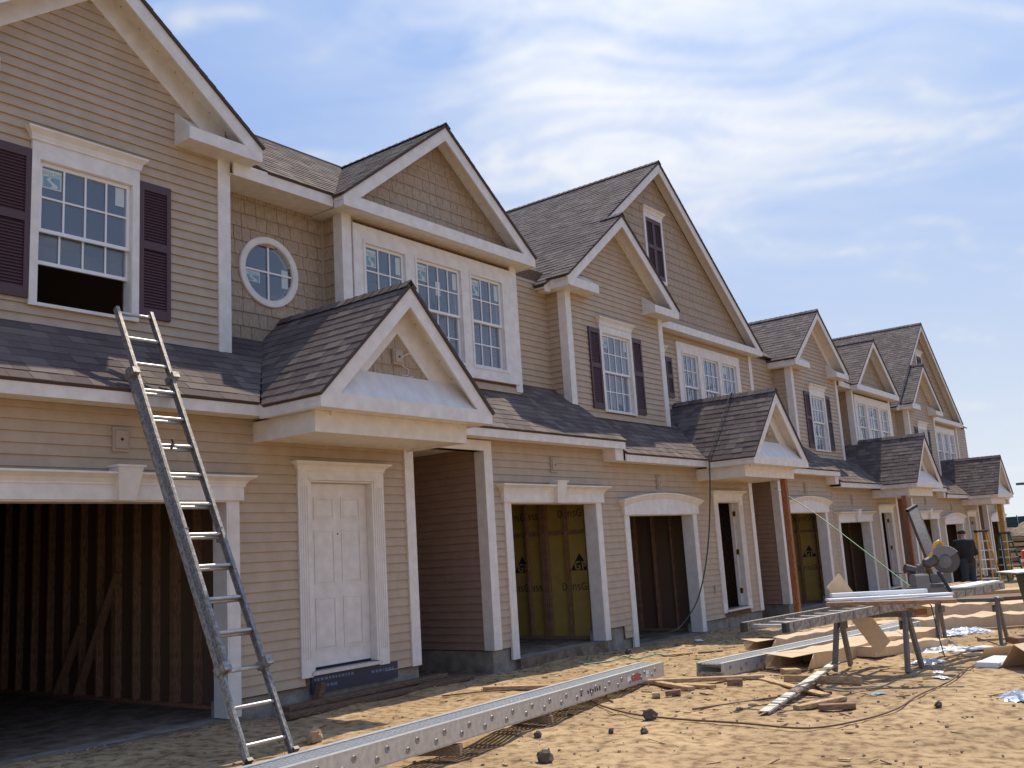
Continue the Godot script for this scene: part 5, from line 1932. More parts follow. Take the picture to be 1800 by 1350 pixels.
func miter_saw() -> void:
	# local: x to the right, z towards the yard, base at the top of the ladder
	var o := thing("miter_saw", "dusty mitre saw with its round blade raised, on the flat ladder", "saw", Vector3(12.27, 0.69, 5.08), 0.0)
	o.rotation.y = -0.90
	var b := MB.new()
	b.cbox(Transform3D(Basis(), Vector3(-0.02, 0.05, 0)), Vector3(0.36, 0.10, 0.34), 0.012)
	b.cbox(Transform3D(Basis(), Vector3(0.33, 0.055, 0.02)), Vector3(0.36, 0.03, 0.16), 0.006)
	put(o, "base", b, M.dusty_metal)
	var tb := MB.new()
	tb.lathe([[0.17, 0.0], [0.17, 0.03], [0.15, 0.036], [0.0, 0.036]], 28, Transform3D(Basis(), Vector3(0, 0.10, 0.0)))
	put(o, "turntable", tb, M.steel)
	var fb := MB.new()
	fb.box(Vector3(-0.20, 0.137, -0.07), Vector3(-0.03, 0.24, -0.045))
	fb.box(Vector3(0.05, 0.137, -0.07), Vector3(0.30, 0.24, -0.045))
	put(o, "fence", fb, M.dusty_metal)
	var ab := MB.new()
	ab.bar(Vector3(0.0, 0.12, -0.15), Vector3(-0.02, 0.36, -0.13), 0.09, 0.07, Vector3(1, 0, 0), 0.01)
	ab.bar(Vector3(-0.02, 0.34, -0.13), Vector3(0.17, 0.42, -0.02), 0.06, 0.055, Vector3.UP, 0.01)
	put(o, "arm", ab, M.dusty_metal)
	var bt := Transform3D(Basis(Vector3.UP, -0.55) * Basis(Vector3.RIGHT, PI / 2), Vector3(0.21, 0.40, 0.06))
	var bb := MB.new()
	var n := 48
	for i in n:
		var a0 := TAU * i / n
		var a1 := TAU * (i + 0.62) / n
		var a2 := TAU * (i + 1) / n
		var r0 := 0.152
		var r1 := 0.160
		var p := bt * Vector3(cos(a0) * r0, 0.0015, sin(a0) * r0)
		var q := bt * Vector3(cos(a1) * r1, 0.0015, sin(a1) * r1)
		var s := bt * Vector3(cos(a2) * r0, 0.0015, sin(a2) * r0)
		var c := bt * Vector3(0, 0.0015, 0)
		var dn := bt.basis * Vector3(0, -0.003, 0)
		bb.tri(c, q, p); bb.tri(c, s, q)
		bb.tri(c + dn, p + dn, q + dn); bb.tri(c + dn, q + dn, s + dn)
		bb.quad(p, q, q + dn, p + dn)
		bb.quad(q, s, s + dn, q + dn)
	var blade := put(o, "blade", bb, M.steel)
	var ar := MB.new()
	ar.lathe([[0.0, 0.03], [0.022, 0.028], [0.026, 0.012], [0.05, 0.010], [0.052, 0.0]], 18, bt)
	put(blade, "arbor", ar, M.cast)
	var dk := MB.new()
	dk.lathe([[0.0, 0.006], [0.075, 0.006], [0.08, 0.0]], 24, bt * Transform3D(Basis(), Vector3(-0.012, 0, 0.012)))
	put(blade, "flange", dk, M.dusty_metal)
	# upper guard: a half drum round the top left of the blade
	var gd := MB.new()
	for i in 16:
		var a0 := -PI * 1.02 + PI * 0.92 * i / 16 - 0.25
		var a1 := -PI * 1.02 + PI * 0.92 * (i + 1) / 16 - 0.25
		var f := func(a: float, r: float, y: float) -> Vector3: return bt * Vector3(cos(a) * r, y, sin(a) * r)
		gd.quad(f.call(a0, 0.17, 0.02), f.call(a1, 0.17, 0.02), f.call(a1, 0.17, -0.03), f.call(a0, 0.17, -0.03))
		gd.quad(f.call(a0, 0.07, 0.02), f.call(a1, 0.07, 0.02), f.call(a1, 0.17, 0.02), f.call(a0, 0.17, 0.02))
		gd.quad(f.call(a0, 0.17, -0.03), f.call(a1, 0.17, -0.03), f.call(a1, 0.07, -0.03), f.call(a0, 0.07, -0.03))
	put(o, "blade_guard", gd, M.cast)
	var mo := MB.new()
	mo.lathe([[0.0, 0.0], [0.055, 0.0], [0.065, 0.02], [0.065, 0.13], [0.05, 0.16], [0.0, 0.165]], 18, Transform3D(Basis(Vector3.FORWARD, PI / 2 - 0.4), Vector3(-0.02, 0.36, 0.0)))
	mo.lathe([[0.0, 0.0], [0.05, 0.0], [0.05, 0.12], [0.0, 0.12]], 14, Transform3D(Basis(Vector3.FORWARD, -PI / 2 + 0.3), Vector3(-0.16, 0.30, 0.02)))
	put(o, "motor", mo, M.steel)
	var yb := MB.new()
	yb.bar(Vector3(0.02, 0.40, 0.03), Vector3(0.08, 0.50, 0.02), 0.03, 0.03, Vector3(0, 0, 1), 0.008)
	yb.tube([Vector3(0.10, 0.555, 0.02), Vector3(0.13, 0.60, 0.02), Vector3(0.18, 0.625, 0.02), Vector3(0.215, 0.60, 0.02), Vector3(0.205, 0.565, 0.02)], [0.015, 0.021, 0.023, 0.021, 0.014], 10)
	put(o, "handle", yb, M.saw_yellow)
	var db := MB.new()
	db.cbox(Transform3D(Basis(Vector3.UP, 0.15), Vector3(-0.16, 0.16, 0.12)), Vector3(0.17, 0.20, 0.14), 0.02)
	db.cbox(Transform3D(Basis(Vector3.UP, 0.15), Vector3(-0.24, 0.28, -0.05)), Vector3(0.20, 0.018, 0.10), 0.004)
	put(o, "extension_bracket", db, M.dusty_metal)
	var sb := MB.new()
	sb.bar(Vector3(0.05, 0.28, 0.17), Vector3(0.14, 0.04, 0.24), 0.035, 0.03, Vector3(0, 0, 1), 0.005)
	put(o, "lever", sb, M.black_plastic)
	var wb := MB.new()
	wb.tube([Vector3(-0.20, 0.30, 0.06), Vector3(-0.24, 0.2, 0.13), Vector3(-0.21, 0.05, 0.19), Vector3(-0.13, -0.10, 0.28), Vector3(-0.1, -0.45, 0.30), Vector3(-0.08, -0.68, 0.34)], 0.007, 6)
	put(o, "power_cord", wb, M.black_plastic)


func posts_and_ladders() -> void:
	# raw timber posts holding up the porches for now
	var sp := [[18.58, 0.90, 2.81 - 0.20, "post_red", "raw reddish timber post propping the second porch"],
		[26.80, 0.90, 2.81 - 0.46, "post_red", "raw reddish timber post propping the third porch, behind the leaning grey plank"],
		[38.35, 0.97, 2.81 - 0.66, "post_yellow", "thick yellow timber post propping the last porch at the end of the row"]]
	for s in sp:
		var y0 := gy(s[0], s[1]) - 0.02
		var w := 0.115 if s[3] == "post_red" else 0.15
		var mb := MB.new()
		mb.cbox(Transform3D(Basis(Vector3(0, 1, 0), Vector3(-1, 0, 0), Vector3(0, 0, 1)), Vector3(0, (s[2] - y0) / 2, 0)), Vector3(s[2] - y0, w, w), 0.008)
		var o := put(self, "porch_post", mb, M[s[3]])
		o.position = Vector3(s[0], y0, s[1])
		tag(o, s[4], "post", "temporary porch posts")
	var mb2 := MB.new()
	# grey plank leaning by the third porch: two rails and a deck
	var a := Vector3(26.55, gy(26.5, 2.3), 1.72)
	var b := Vector3(25.75, 2.0, 1.36)
	var o2 := along("leaning_plank", "grey aluminium plank leaning by the third porch post", "scaffold plank", a, b, "", Vector3(-0.5, 0.0, 1.0))
	var l := a.distance_to(b)
	mb2.box(Vector3(0, 0, -0.16), Vector3(l, 0.012, 0.16))
	put(o2, "deck", mb2, M.aluminium)
	for k in [-1.0, 1.0]:
		var rb := MB.new()
		rb.box(Vector3(0, -0.07, k * 0.17 - 0.008), Vector3(l, 0.02, k * 0.17 + 0.008))
		put(o2, "side_rail", rb, M.aluminium)
	var cb := MB.new()
	cb.box(Vector3(l - 0.05, -0.075, -0.18), Vector3(l + 0.02, 0.025, 0.18))
	put(o2, "end_cap", cb, M.black_plastic)
	stepladder("yellow fibreglass stepladder standing just right of the worker", M.saw_yellow, ground_at(32.1, 1.55), -1.0, 1.72, 0.55)
	stepladder("green fibreglass stepladder behind the thick yellow post at the last garage", M.ladder_green, ground_at(37.0, 1.25), -0.95, 1.65, 0.9)


func stepladder(label: String, m: Material, at: Vector3, turn: float, hh: float, spread: float) -> void:
	var o := thing("stepladder", label, "ladder", at, turn)
	var w := 0.24
	for k in [-1.0, 1.0]:
		var fb := MB.new()
		fb.bar(Vector3(k * (w + 0.06), 0, spread / 2), Vector3(k * w * 0.6, hh - 0.05, 0.05), 0.03, 0.075, Vector3(0, 0, 1))
		put(o, "front_rail", fb, m)
		var rb := MB.new()
		rb.bar(Vector3(k * (w + 0.04), 0, -spread / 2), Vector3(k * w * 0.6, hh - 0.06, -0.05), 0.025, 0.05, Vector3(0, 0, 1))
		put(o, "rear_rail", rb, m)
	for i in 5:
		var t := (i + 1.0) / 6.2
		var z := lerpf(spread / 2, 0.05, t)
		var x := lerpf(w + 0.06, w * 0.6, t)
		var sb := MB.new()
		sb.box(Vector3(-x, hh * t - 0.012, z - 0.045), Vector3(x, hh * t + 0.012, z + 0.04))
		put(o, "step", sb, M.aluminium)
		var bb := MB.new()
		bb.box(Vector3(-x, hh * t - 0.01, -z - 0.01), Vector3(x, hh * t + 0.01, -z + 0.01))
		put(o, "brace", bb, M.aluminium)
	var tb := MB.new()
	tb.cbox(Transform3D(Basis(), Vector3(0, hh - 0.03, 0)), Vector3(w * 1.5, 0.07, 0.22), 0.012)
	put(o, "top_cap", tb, M.black_plastic)


# a long carton along local x: sides, an open or closed top
func carton(label: String, p: Vector3, q: Vector3, w: float, hh: float, open: bool, group := "") -> Node3D:
	var o := along("carton", label, "carton", p, q, group)
	var l := p.distance_to(q)
	var mb := MB.new()
	var sag := noise(0.9, FastNoiseLite.TYPE_SIMPLEX, 2, int(l * 100))
	var n := 14
	var t := 0.006
	var e0 := 0.16 if open else 0.0
	for i in n:
		var x0 := e0 + (l - e0) * i / n
		var x1 := e0 + (l - e0) * (i + 1) / n
		var h0 := hh + sag.get_noise_1d(x0 * 2.0) * hh * 0.22
		var h1 := hh + sag.get_noise_1d(x1 * 2.0) * hh * 0.22
		var b0 := sag.get_noise_1d(x0 * 2 + 30) * 0.03
		var b1 := sag.get_noise_1d(x1 * 2 + 30) * 0.03
		for k in [-1.0, 1.0]:
			var z: float = k * w / 2
			var pts := [Vector3(x0, 0, z + k * b0), Vector3(x1, 0, z + k * b1), Vector3(x1, h1, z), Vector3(x0, h0, z)]
			if k > 0:
				mb.quad(pts[0], pts[1], pts[2], pts[3])
			else:
				mb.quad(pts[1], pts[0], pts[3], pts[2])
		mb.quad(Vector3(x0, h0, w / 2), Vector3(x1, h1, w / 2), Vector3(x1, h1, -w / 2), Vector3(x0, h0, -w / 2))
		mb.quad(Vector3(x0, h0 - t, -w / 2), Vector3(x1, h1 - t, -w / 2), Vector3(x1, h1 - t, w / 2), Vector3(x0, h0 - t, w / 2))
	mb.box(Vector3(e0, 0, -w / 2), Vector3(l, 0.006, w / 2))
	mb.box(Vector3(l - 0.005, 0.006, -w / 2), Vector3(l, hh * 0.9, w / 2))
	if not open:
		mb.box(Vector3(0, 0.006, -w / 2), Vector3(0.006, hh * 0.95, w / 2))
	put(o, "body", mb, M.cardboard)
	if open:
		# flaps bent out at the near end
		var fs := [[Vector3(e0, hh, w / 2), Vector3(e0, hh, -w / 2), Vector3(-0.20, hh * 1.15, -w / 2 - 0.04), Vector3(-0.24, hh * 0.95, w / 2 - 0.05)],
			[Vector3(e0, 0, w / 2), Vector3(e0, hh, w / 2), Vector3(-0.05, hh * 0.85, w / 2 + 0.10), Vector3(-0.10, 0.01, w / 2 + 0.05)],
			[Vector3(e0, hh, -w / 2), Vector3(e0, 0, -w / 2), Vector3(-0.12, 0.01, -w / 2 - 0.02), Vector3(-0.08, hh * 0.8, -w / 2 - 0.08)],
			[Vector3(e0, 0.004, -w / 2), Vector3(e0, 0.004, w / 2), Vector3(-0.22, 0.012, w / 2 - 0.02), Vector3(-0.18, 0.03, -w / 2)]]
		for f in fs:
			var fb := MB.new()
			slab(fb, f[0], f[1], f[2], f[3], 0.005)
			put(o, "flap", fb, M.cardboard)
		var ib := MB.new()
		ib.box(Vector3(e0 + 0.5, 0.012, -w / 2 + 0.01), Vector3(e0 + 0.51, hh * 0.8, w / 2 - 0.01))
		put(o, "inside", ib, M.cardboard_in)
	return o


# a thin sheet through four corners
func slab(mb: MB, a: Vector3, b: Vector3, c: Vector3, d: Vector3, t: float) -> void:
	var n := (b - a).cross(c - a).normalized() * t
	mb.hexa([a, b, c, d, a + n, b + n, c + n, d + n])


# crumpled sheet of film or paper: a folded grid
func crumple(called: String, label: String, category: String, at: Vector3, w: float, dd: float, hh: float, m: Material, sd: int, turn := 0.0) -> void:
	var f := noise(1.0, FastNoiseLite.TYPE_SIMPLEX, 3, sd)
	var n := 20
	var mb := MB.new()
	var g := func(i: int, j: int) -> Vector3:
		var u := 2.0 * i / n - 1.0
		var v := 2.0 * j / n - 1.0
		var e := clampf(1.25 - u * u - v * v, 0.0, 1.0)
		var k := (0.5 - absf(f.get_noise_2d(u * 0.9, v * 0.9))) * 1.0 + (0.3 - absf(f.get_noise_2d(u * 2.6 + 4, v * 2.6))) * 0.35
		return Vector3(u * w / 2 * (1.0 + 0.3 * f.get_noise_2d(v * 2.0 + 9, u)), 0.008 + hh * 0.62 * e * maxf(0.05, 0.4 + k * 0.7), v * dd / 2 * (1.0 + 0.3 * f.get_noise_2d(u * 2 + 5, v + 3)))
	for i in n:
		for j in n:
			var a: Vector3 = g.call(i, j)
			var b: Vector3 = g.call(i + 1, j)
			var c: Vector3 = g.call(i + 1, j + 1)
			var d: Vector3 = g.call(i, j + 1)
			mb.tri(d, c, b); mb.tri(d, b, a)
			var o := Vector3(0, -0.004, 0)
			mb.tri(d + o, b + o, c + o); mb.tri(d + o, a + o, b + o)
	var m2 := put(self, called, mb, m)
	m2.position = at
	m2.rotation.y = turn
	tag(m2, label, category)


func cartons() -> void:
	carton("long thin brown carton lying nearest the houses, behind the second scaffold plank", ground_at(13.2, 2.45, 0.01), ground_at(17.0, 3.15, 0.01), 0.30, 0.15, true, "long cardboard cartons on the ground")
	carton("big torn open carton lying in front of the second scaffold plank", ground_at(11.35, 3.62, 0.01), ground_at(15.1, 4.2, 0.01), 0.46, 0.17, true, "long cardboard cartons on the ground")
	carton("closed carton lying between the legs of the nearer sawhorse", ground_at(12.5, 4.12, 0.01), ground_at(14.2, 4.56, 0.01), 0.34, 0.12, false, "long cardboard cartons on the ground")
	carton("wide pale carton lying under the ladder beyond the sawhorses", ground_at(16.6, 3.5, 0.02), ground_at(18.1, 5.2, 0.02), 0.55, 0.20, false, "long cardboard cartons on the ground")
	carton("farthest pale carton, heaped behind the others near the wheeled bin", ground_at(18.1, 3.4, 0.12), ground_at(19.6, 5.3, 0.12), 0.6, 0.20, false, "long cardboard cartons on the ground")
	# bent sheet of cardboard at the right edge
	var o := thing("bent_cardboard", "sheet of cardboard folded into a tent beside the white foam block", "cardboard", ground_at(11.55, 6.02))
	var fs := [[Vector3(0.30, 0.0, -0.20), Vector3(0.95, 0.0, 0.25), Vector3(0.75, 0.30, 0.42), Vector3(0.12, 0.27, 0.0)], [Vector3(0.12, 0.27, 0.0), Vector3(0.75, 0.30, 0.42), Vector3(0.35, 0.02, 0.95), Vector3(-0.30, 0.01, 0.50)],
		[Vector3(0.95, 0.0, -0.55), Vector3(1.6, 0.0, -0.15), Vector3(1.5, 0.13, -0.05), Vector3(0.85, 0.15, -0.45)]]
	for f in fs:
		var mb := MB.new()
		slab(mb, f[0], f[1], f[2], f[3], 0.006)
		put(o, "fold", mb, M.cardboard)
	var r := MB.new()
	r.cbox(Transform3D(), Vector3(0.30, 0.09, 0.12), 0.01)
	var ro := put(self, "wood_block", r, M.brown_wood)
	ro.position = ground_at(13.5, 5.72, 0.15)
	ro.rotation.y = 0.6
	tag(ro, "short reddish wood block on top of the crumpled cardboard at the far right", "block")
	var w := MB.new()
	w.cbox(Transform3D(), Vector3(0.62, 0.055, 0.24), 0.008)
	var wo := put(self, "foam_block", w, M.pvc)
	wo.position = ground_at(12.05, 5.74, 0.035)
	wo.rotation.y = -0.10
	tag(wo, "clean white foam block lying flat beside the folded cardboard", "block")
	var w2 := MB.new()
	w2.cbox(Transform3D(), Vector3(0.35, 0.03, 0.18), 0.006)
	var w3 := put(self, "foam_block", w2, M.pvc)
	w3.position = ground_at(13.9, 5.15, 0.02)
	w3.rotation.y = -0.7
	tag(w3, "small thin white foam offcut lying near the farther sawhorse", "block")
	crumple("plastic_film", "blue grey plastic film crumpled on the dirt between the sawhorses", "plastic film", ground_at(13.75, 4.72), 1.05, 0.5, 0.11, M.film_blue, 11, -0.75)
	crumple("plastic_film", "bluish white plastic bag lying right of the nearer sawhorse", "plastic film", ground_at(12.35, 4.92), 0.42, 0.32, 0.10, M.film_blue, 12, -0.5)
	crumple("plastic_film", "clear plastic film heaped under the flat ladder behind the boards", "plastic film", ground_at(15.6, 4.1), 0.9, 0.7, 0.22, M.plastic_film, 13, -0.6)
	crumple("plastic_film", "white plastic film lying against the pale carton", "plastic film", ground_at(16.3, 4.5), 0.7, 0.5, 0.16, M.plastic_film, 14, -0.9)
	crumple("plastic_bag", "white plastic bag blown to the right edge of the yard", "plastic bag", ground_at(9.62, 6.40), 0.34, 0.30, 0.15, M.plastic_film, 15, 0.4)
	crumple("plastic_bag", "crumpled white wrapping between the foam block and the folded cardboard", "plastic bag", ground_at(12.3, 6.0), 0.4, 0.25, 0.09, M.plastic_film, 16, -0.5)
	crumple("paper_scrap", "scrap of brown wrapping paper propped up beside the closed carton", "paper", ground_at(14.3, 4.62), 0.6, 0.4, 0.2, M.cardboard, 17, 0.3)
	crumple("paper_scrap", "small blue paper scrap lying alone on the open dirt", "paper", ground_at(9.55, 5.2), 0.16, 0.09, 0.02, M.paper_blue, 18, -0.7)
	crumple("paper_scrap", "white scrap on the dirt left of a second white scrap, below the bag", "paper", ground_at(11.15, 5.35), 0.16, 0.10, 0.03, M.pvc, 19, 0.2)
	crumple("paper_scrap", "white scrap on the dirt right of a second white scrap, below the bag", "paper", ground_at(10.75, 5.48), 0.18, 0.10, 0.03, M.pvc, 20, 0.9)
	crumple("paper_scrap", "white scrap near the shaded foot of the wall by the arched garage", "paper", ground_at(14.6, 0.75), 0.18, 0.12, 0.05, M.pvc, 21, 0.9)
	# wrapped stacks of material farther along
	var st := [[20.6, 3.6, 2.6, 0.9, 0.34, "dark wrapped stack of roofing lying beyond the cartons"], [23.4, 4.3, 2.8, 0.8, 0.38, "brown stack of boards lying beyond the cartons, near the bin"]]
	for k in 2:
		var s: Array = st[k]
		var t := thing("material_stack", s[5], "stack", ground_at(s[0], s[1]), -0.95)
		for i in 5:
			var mb := MB.new()
			mb.cbox(Transform3D(Basis(Vector3.UP, rng.randf_range(-0.03, 0.03)), Vector3(rng.randf_range(-0.08, 0.08), s[4] * (i + 0.5) / 5, 0)), Vector3(s[2], s[4] / 5 - 0.006, s[3] - rng.randf() * 0.1), 0.006)
			put(t, "board", mb, M.lumber_dark if (i + k) % 2 == 0 else M.lumber)


func scraps() -> void:
	var L := [[8.55, 1.16, 9.22, 1.84, 0.085, 0.04, "lumber", "two by four lying behind the scaffold plank near the entry recess"],
		[7.15, 1.97, 8.45, 1.85, 0.085, 0.04, "lumber", "pale two by four running under the back edge of the scaffold plank"],
		[9.50, 2.52, 10.38, 3.70, 0.085, 0.045, "lumber", "longest pale two by four off the far end of the scaffold plank"],
		[9.72, 2.66, 9.24, 3.40, 0.085, 0.038, "lumber", "pale board slanting across the longest two by four by the plank's end"],
		[9.62, 3.0, 9.42, 3.56, 0.085, 0.038, "lumber", "short pale board, right one of the pile at the plank's end"],
		[10.10, 4.05, 10.32, 4.80, 0.04, 0.075, "lumber", "pale two by four lying square to the view before the nearer sawhorse"],
		[10.30, 3.72, 9.38, 4.76, 0.10, 0.02, "lumber", "splintered flat board left of the slotted metal strip"],
		[8.46, 4.83, 9.14, 5.02, 0.07, 0.04, "lumber", "yellowish wood offcut below the slotted strip, against a darker one"],
		[8.60, 4.98, 8.78, 5.24, 0.075, 0.05, "brown_wood", "short brown offcut lying against the yellowish one below the strip"],
		[8.23, 3.93, 9.35, 4.42, 0.02, 0.02, "lumber_grey", "thin grey stick lying alone on the open dirt"],
		[9.05, 4.42, 9.12, 4.52, 0.06, 0.05, "lumber_dark", "tiny dark block beside the slotted metal strip"],
		[10.86, 3.72, 11.0, 3.86, 0.14, 0.06, "lumber", "small square block before the torn open carton"],
		[8.82, 3.17, 8.86, 3.24, 0.08, 0.05, "lumber", "left of two small cut blocks before the plank's end"],
		[8.94, 3.26, 9.0, 3.40, 0.08, 0.05, "brown_wood", "right of two small cut blocks before the plank's end"],
		[9.62, 3.62, 9.70, 3.76, 0.05, 0.07, "brown_wood", "small upright offcut at the near end of the longest two by four"],
		[13.9, 1.9, 15.0, 2.4, 0.10, 0.02, "lumber", "thin pale board lying before the arched garage doorway"],
		[12.4, 1.3, 12.9, 1.5, 0.07, 0.02, "lumber", "wood splinter lying before the wall between the two garages"],
		[13.0, 1.55, 13.2, 1.85, 0.06, 0.02, "lumber_dark", "brown splinter lying right of the one between the two garages"],
		[15.1, 4.9, 15.9, 5.9, 0.09, 0.03, "lumber", "pale board half under the farther sawhorse"],
		[17.4, 3.1, 19.2, 5.1, 0.12, 0.05, "lumber", "long pale plank lying behind the wide pale carton"],
		[16.2, 4.05, 17.6, 5.8, 0.05, 0.04, "lumber", "thin wood strip in front of the wide pale carton"],
		[12.9, 2.85, 15.6, 3.25, 0.14, 0.02, "lumber", "pale board lying beside the second scaffold plank on its house side"],
		[14.9, 2.5, 16.9, 4.0, 0.18, 0.03, "lumber", "wide pale board beyond the second scaffold plank, under the flat ladder"],
		[15.6, 2.2, 18.4, 3.6, 0.10, 0.04, "batten", "long reddish board behind the wide pale board under the flat ladder"],
		[19.2, 3.3, 21.4, 5.6, 0.16, 0.05, "lumber", "pale board in front of the dark wrapped stack"],
		[20.4, 2.6, 23.0, 4.4, 0.14, 0.05, "batten", "reddish board behind the dark wrapped stack"],
		[17.9, 4.6, 18.9, 5.9, 0.12, 0.04, "lumber_grey", "grey board end just left of the wheeled bin"],
		[13.1, 5.15, 13.9, 5.95, 0.09, 0.03, "cardboard", "brown strip half under the folded cardboard at the right"],
		[10.0, 4.45, 9.5, 4.75, 0.06, 0.03, "lumber_dark", "short dark offcut between the slotted strip and the nearer sawhorse"]]
	for s in L:
		var p := ground_at(s[0], s[1], 0.004)
		var q := ground_at(s[2], s[3], 0.004)
		stick("wood_scrap", s[7], "wood scrap", p, q, s[4], s[5], M[s[6]], "loose lumber and offcuts on the dirt")
	# slotted strip, half lifted on a scrap
	var a := ground_at(8.06, 4.70, 0.01)
	var b := ground_at(11.25, 4.22, 0.09)
	var o := along("slotted_strip", "old slotted metal strip lying aslant over the scraps", "metal strip", a, b)
	var l := a.distance_to(b)
	var n := int(l / 0.27)
	for i in n:
		var mb := MB.new()
		mb.box(Vector3(i * 0.27 + 0.012, 0.02, -0.045), Vector3(i * 0.27 + 0.258, 0.026, 0.045))
		put(o, "plate", mb, M.lumber_grey if i % 5 == 4 else M.aluminium)
	var rb := MB.new()
	rb.box(Vector3(0, 0.0, -0.05), Vector3(l, 0.019, -0.038))
	rb.box(Vector3(0, 0.0, 0.038), Vector3(l, 0.019, 0.05))
	put(o, "edge_rail", rb, M.old_aluminium)
	# two long weathered planks by the foundation
	stick("plank", "front one of two long dark planks lying by the foundation below the door", "board", Vector3(6.42, gy(6.4, 0.34) + 0.01, 0.36), Vector3(9.5, gy(9.5, 0.1) + 0.02, 0.16), 0.14, 0.05, M.lumber_dark, "long dark planks below the front door")
	stick("plank", "back one of two long dark planks lying by the foundation below the door", "board", Vector3(6.55, gy(6.6, 0.2) + 0.05, 0.20), Vector3(9.15, gy(9.2, 0.0) + 0.07, 0.04), 0.13, 0.05, M.lumber_dark, "long dark planks below the front door")
	var kb := MB.new()
	kb.cbox(Transform3D(Basis(Vector3.FORWARD, 0.35)), Vector3(0.07, 0.20, 0.09), 0.006)
	var kk := put(self, "wood_block", kb, M.lumber_dark)
	kk.position = Vector3(7.12, gy(7.1, 0.1) + 0.15, 0.07)
	tag(kk, "dark wood block leaning on the foundation under the door sill", "block")
	# stones
	var R := [[5.80, 4.01, 0.055, "biggest dark stone, alone on the dirt at the bottom of the yard"], [7.66, 3.81, 0.055, "dark stone lying by the brown cord"], [6.51, 3.42, 0.032, "small stone just in front of the scaffold plank"],
		[6.90, 4.19, 0.032, "small dark stone right of the biggest one"], [6.93, 3.86, 0.024, "tiny pale stone between the two dark stones"], [5.62, 1.72, 0.07, "pale lump of mortar by the right foot of the ladder"], [8.95, 5.9, 0.03, "small stone near the cord at the right"], [12.4, 0.75, 0.06, "stone in the shade below the wall between the garages"]]
	for i in R.size():
		var s: Array = R[i]
		var mb := MB.new()
		lump(mb, Vector3.ZERO, s[2], 5, 90 + i)
		var st := put(self, "stone", mb, M.rock if i != 5 else M.clod)
		st.position = ground_at(s[0], s[1], s[2] * 0.55)
		tag(st, s[3], "stone", "loose stones in the yard")
	# chips and slivers too small to count
	var cb := MB.new()
	for i in 420:
		var x := 4.5 + 16.0 * pow(rng.randf(), 1.2)
		var z := rng.randf_range(0.3, 6.5)
		if i % 3 == 0:
			x = rng.randf_range(8.0, 14.0)
			z = rng.randf_range(2.5, 5.5)
		if i % 5 == 0:
			x = rng.randf_range(10.0, 17.0)
			z = rng.randf_range(0.3, 1.5)
		var t := Transform3D(Basis.from_euler(Vector3(rng.randf_range(-0.25, 0.25), rng.randf() * 6.28, rng.randf_range(-0.2, 0.2))), ground_at(x, z, 0.008))
		var k := rng.randf_range(0.55, 1.1)
		cb.col = Color(k, k * 0.97, k * 0.93) if rng.randf() < 0.75 else Color(k * 0.4, k * 0.38, k * 0.36)
		cb.obox(t, Vector3(rng.randf_range(0.03, 0.16), rng.randf_range(0.004, 0.012), rng.randf_range(0.008, 0.03)))
	var c := put(self, "wood_chips", cb, M.lumber)
	stuff(c)
	tag(c, "wood chips and slivers strewn over the dirt yard", "wood chips")


func cable(called: String, label: String, pts: Array, r: float, m: Material, category := "cable") -> void:
	var cv := Curve3D.new()
	for i in pts.size():
		var t: Vector3 = (pts[mini(i + 1, pts.size() - 1)] - pts[maxi(i - 1, 0)]) / 6.0
		cv.add_point(pts[i], -t, t)
	cv.bake_interval = 0.06
	var mb := MB.new()
	mb.tube(Array(cv.get_baked_points()), r, 6)
	tag(put(self, called, mb, m), label, category)


func cords() -> void:
	var P := [[8.3, 2.72], [8.02, 3.09], [7.72, 3.6], [7.56, 4.16], [7.46, 4.76], [7.56, 5.27], [8.04, 5.52], [8.7, 5.62], [9.48, 5.60], [10.4, 5.64], [11.37, 5.58], [12.8, 5.52], [14.0, 5.42]]
	var pts := []
	for p in P:
		pts.append(ground_at(p[0], p[1], 0.022))
	pts.append(ground_at(14.5, 5.0, 0.10))
	cable("power_cable", "brown extension cable curving over the dirt from the plank to the sawhorses", pts, 0.0085, M.cord)
	pts = []
	for p in [[8.15, 0.9], [8.4, 1.25], [8.75, 1.45], [8.85, 1.75], [8.7, 2.0]]:
		pts.append(ground_at(p[0], p[1], 0.016))
	cable("brown_cable", "short curl of brown cable behind the scaffold plank", pts, 0.008, M.cord)
	pts = []
	for p in [[11.2, 0.75], [11.6, 0.95], [12.0, 0.9], [11.9, 1.15], [12.35, 1.2], [12.5, 1.4]]:
		pts.append(ground_at(p[0], p[1], 0.018))
	cable("green_cable", "short tangled green cable on the dirt before the first pair of garages", pts, 0.009, M.green_hose)
	cable("air_hose", "dark hose hanging down from the second porch roof over the wall into the garage",
		[Vector3(17.80, 4.36, 0.34), Vector3(17.72, 4.36, 0.35), Vector3(17.3, 3.93, 0.36), Vector3(16.8, 3.43, 0.37), Vector3(16.42, 3.04, 0.385), Vector3(16.37, 2.84, 0.39), Vector3(16.34, 2.4, 0.37), Vector3(16.24, 1.6, 0.31), Vector3(16.05, 0.95, 0.25), Vector3(15.75, 0.45, 0.2), Vector3(15.35, 0.12, 0.12), Vector3(14.9, 0.0, 0.10), Vector3(14.6, -0.07, -0.3), Vector3(14.5, -0.12, -0.7)], 0.013, M.hose, "hose")
	cable("green_hose", "thin green hose strung from the eave down to the mitre saw",
		[Vector3(19.5, 2.50, 0.32), Vector3(18.9, 1.93, 1.3), Vector3(17.7, 1.33, 2.4), Vector3(15.6, 0.90, 3.6), Vector3(13.6, 0.72, 4.5), Vector3(12.6, 0.70, 5.0)], 0.009, M.green_hose, "hose")


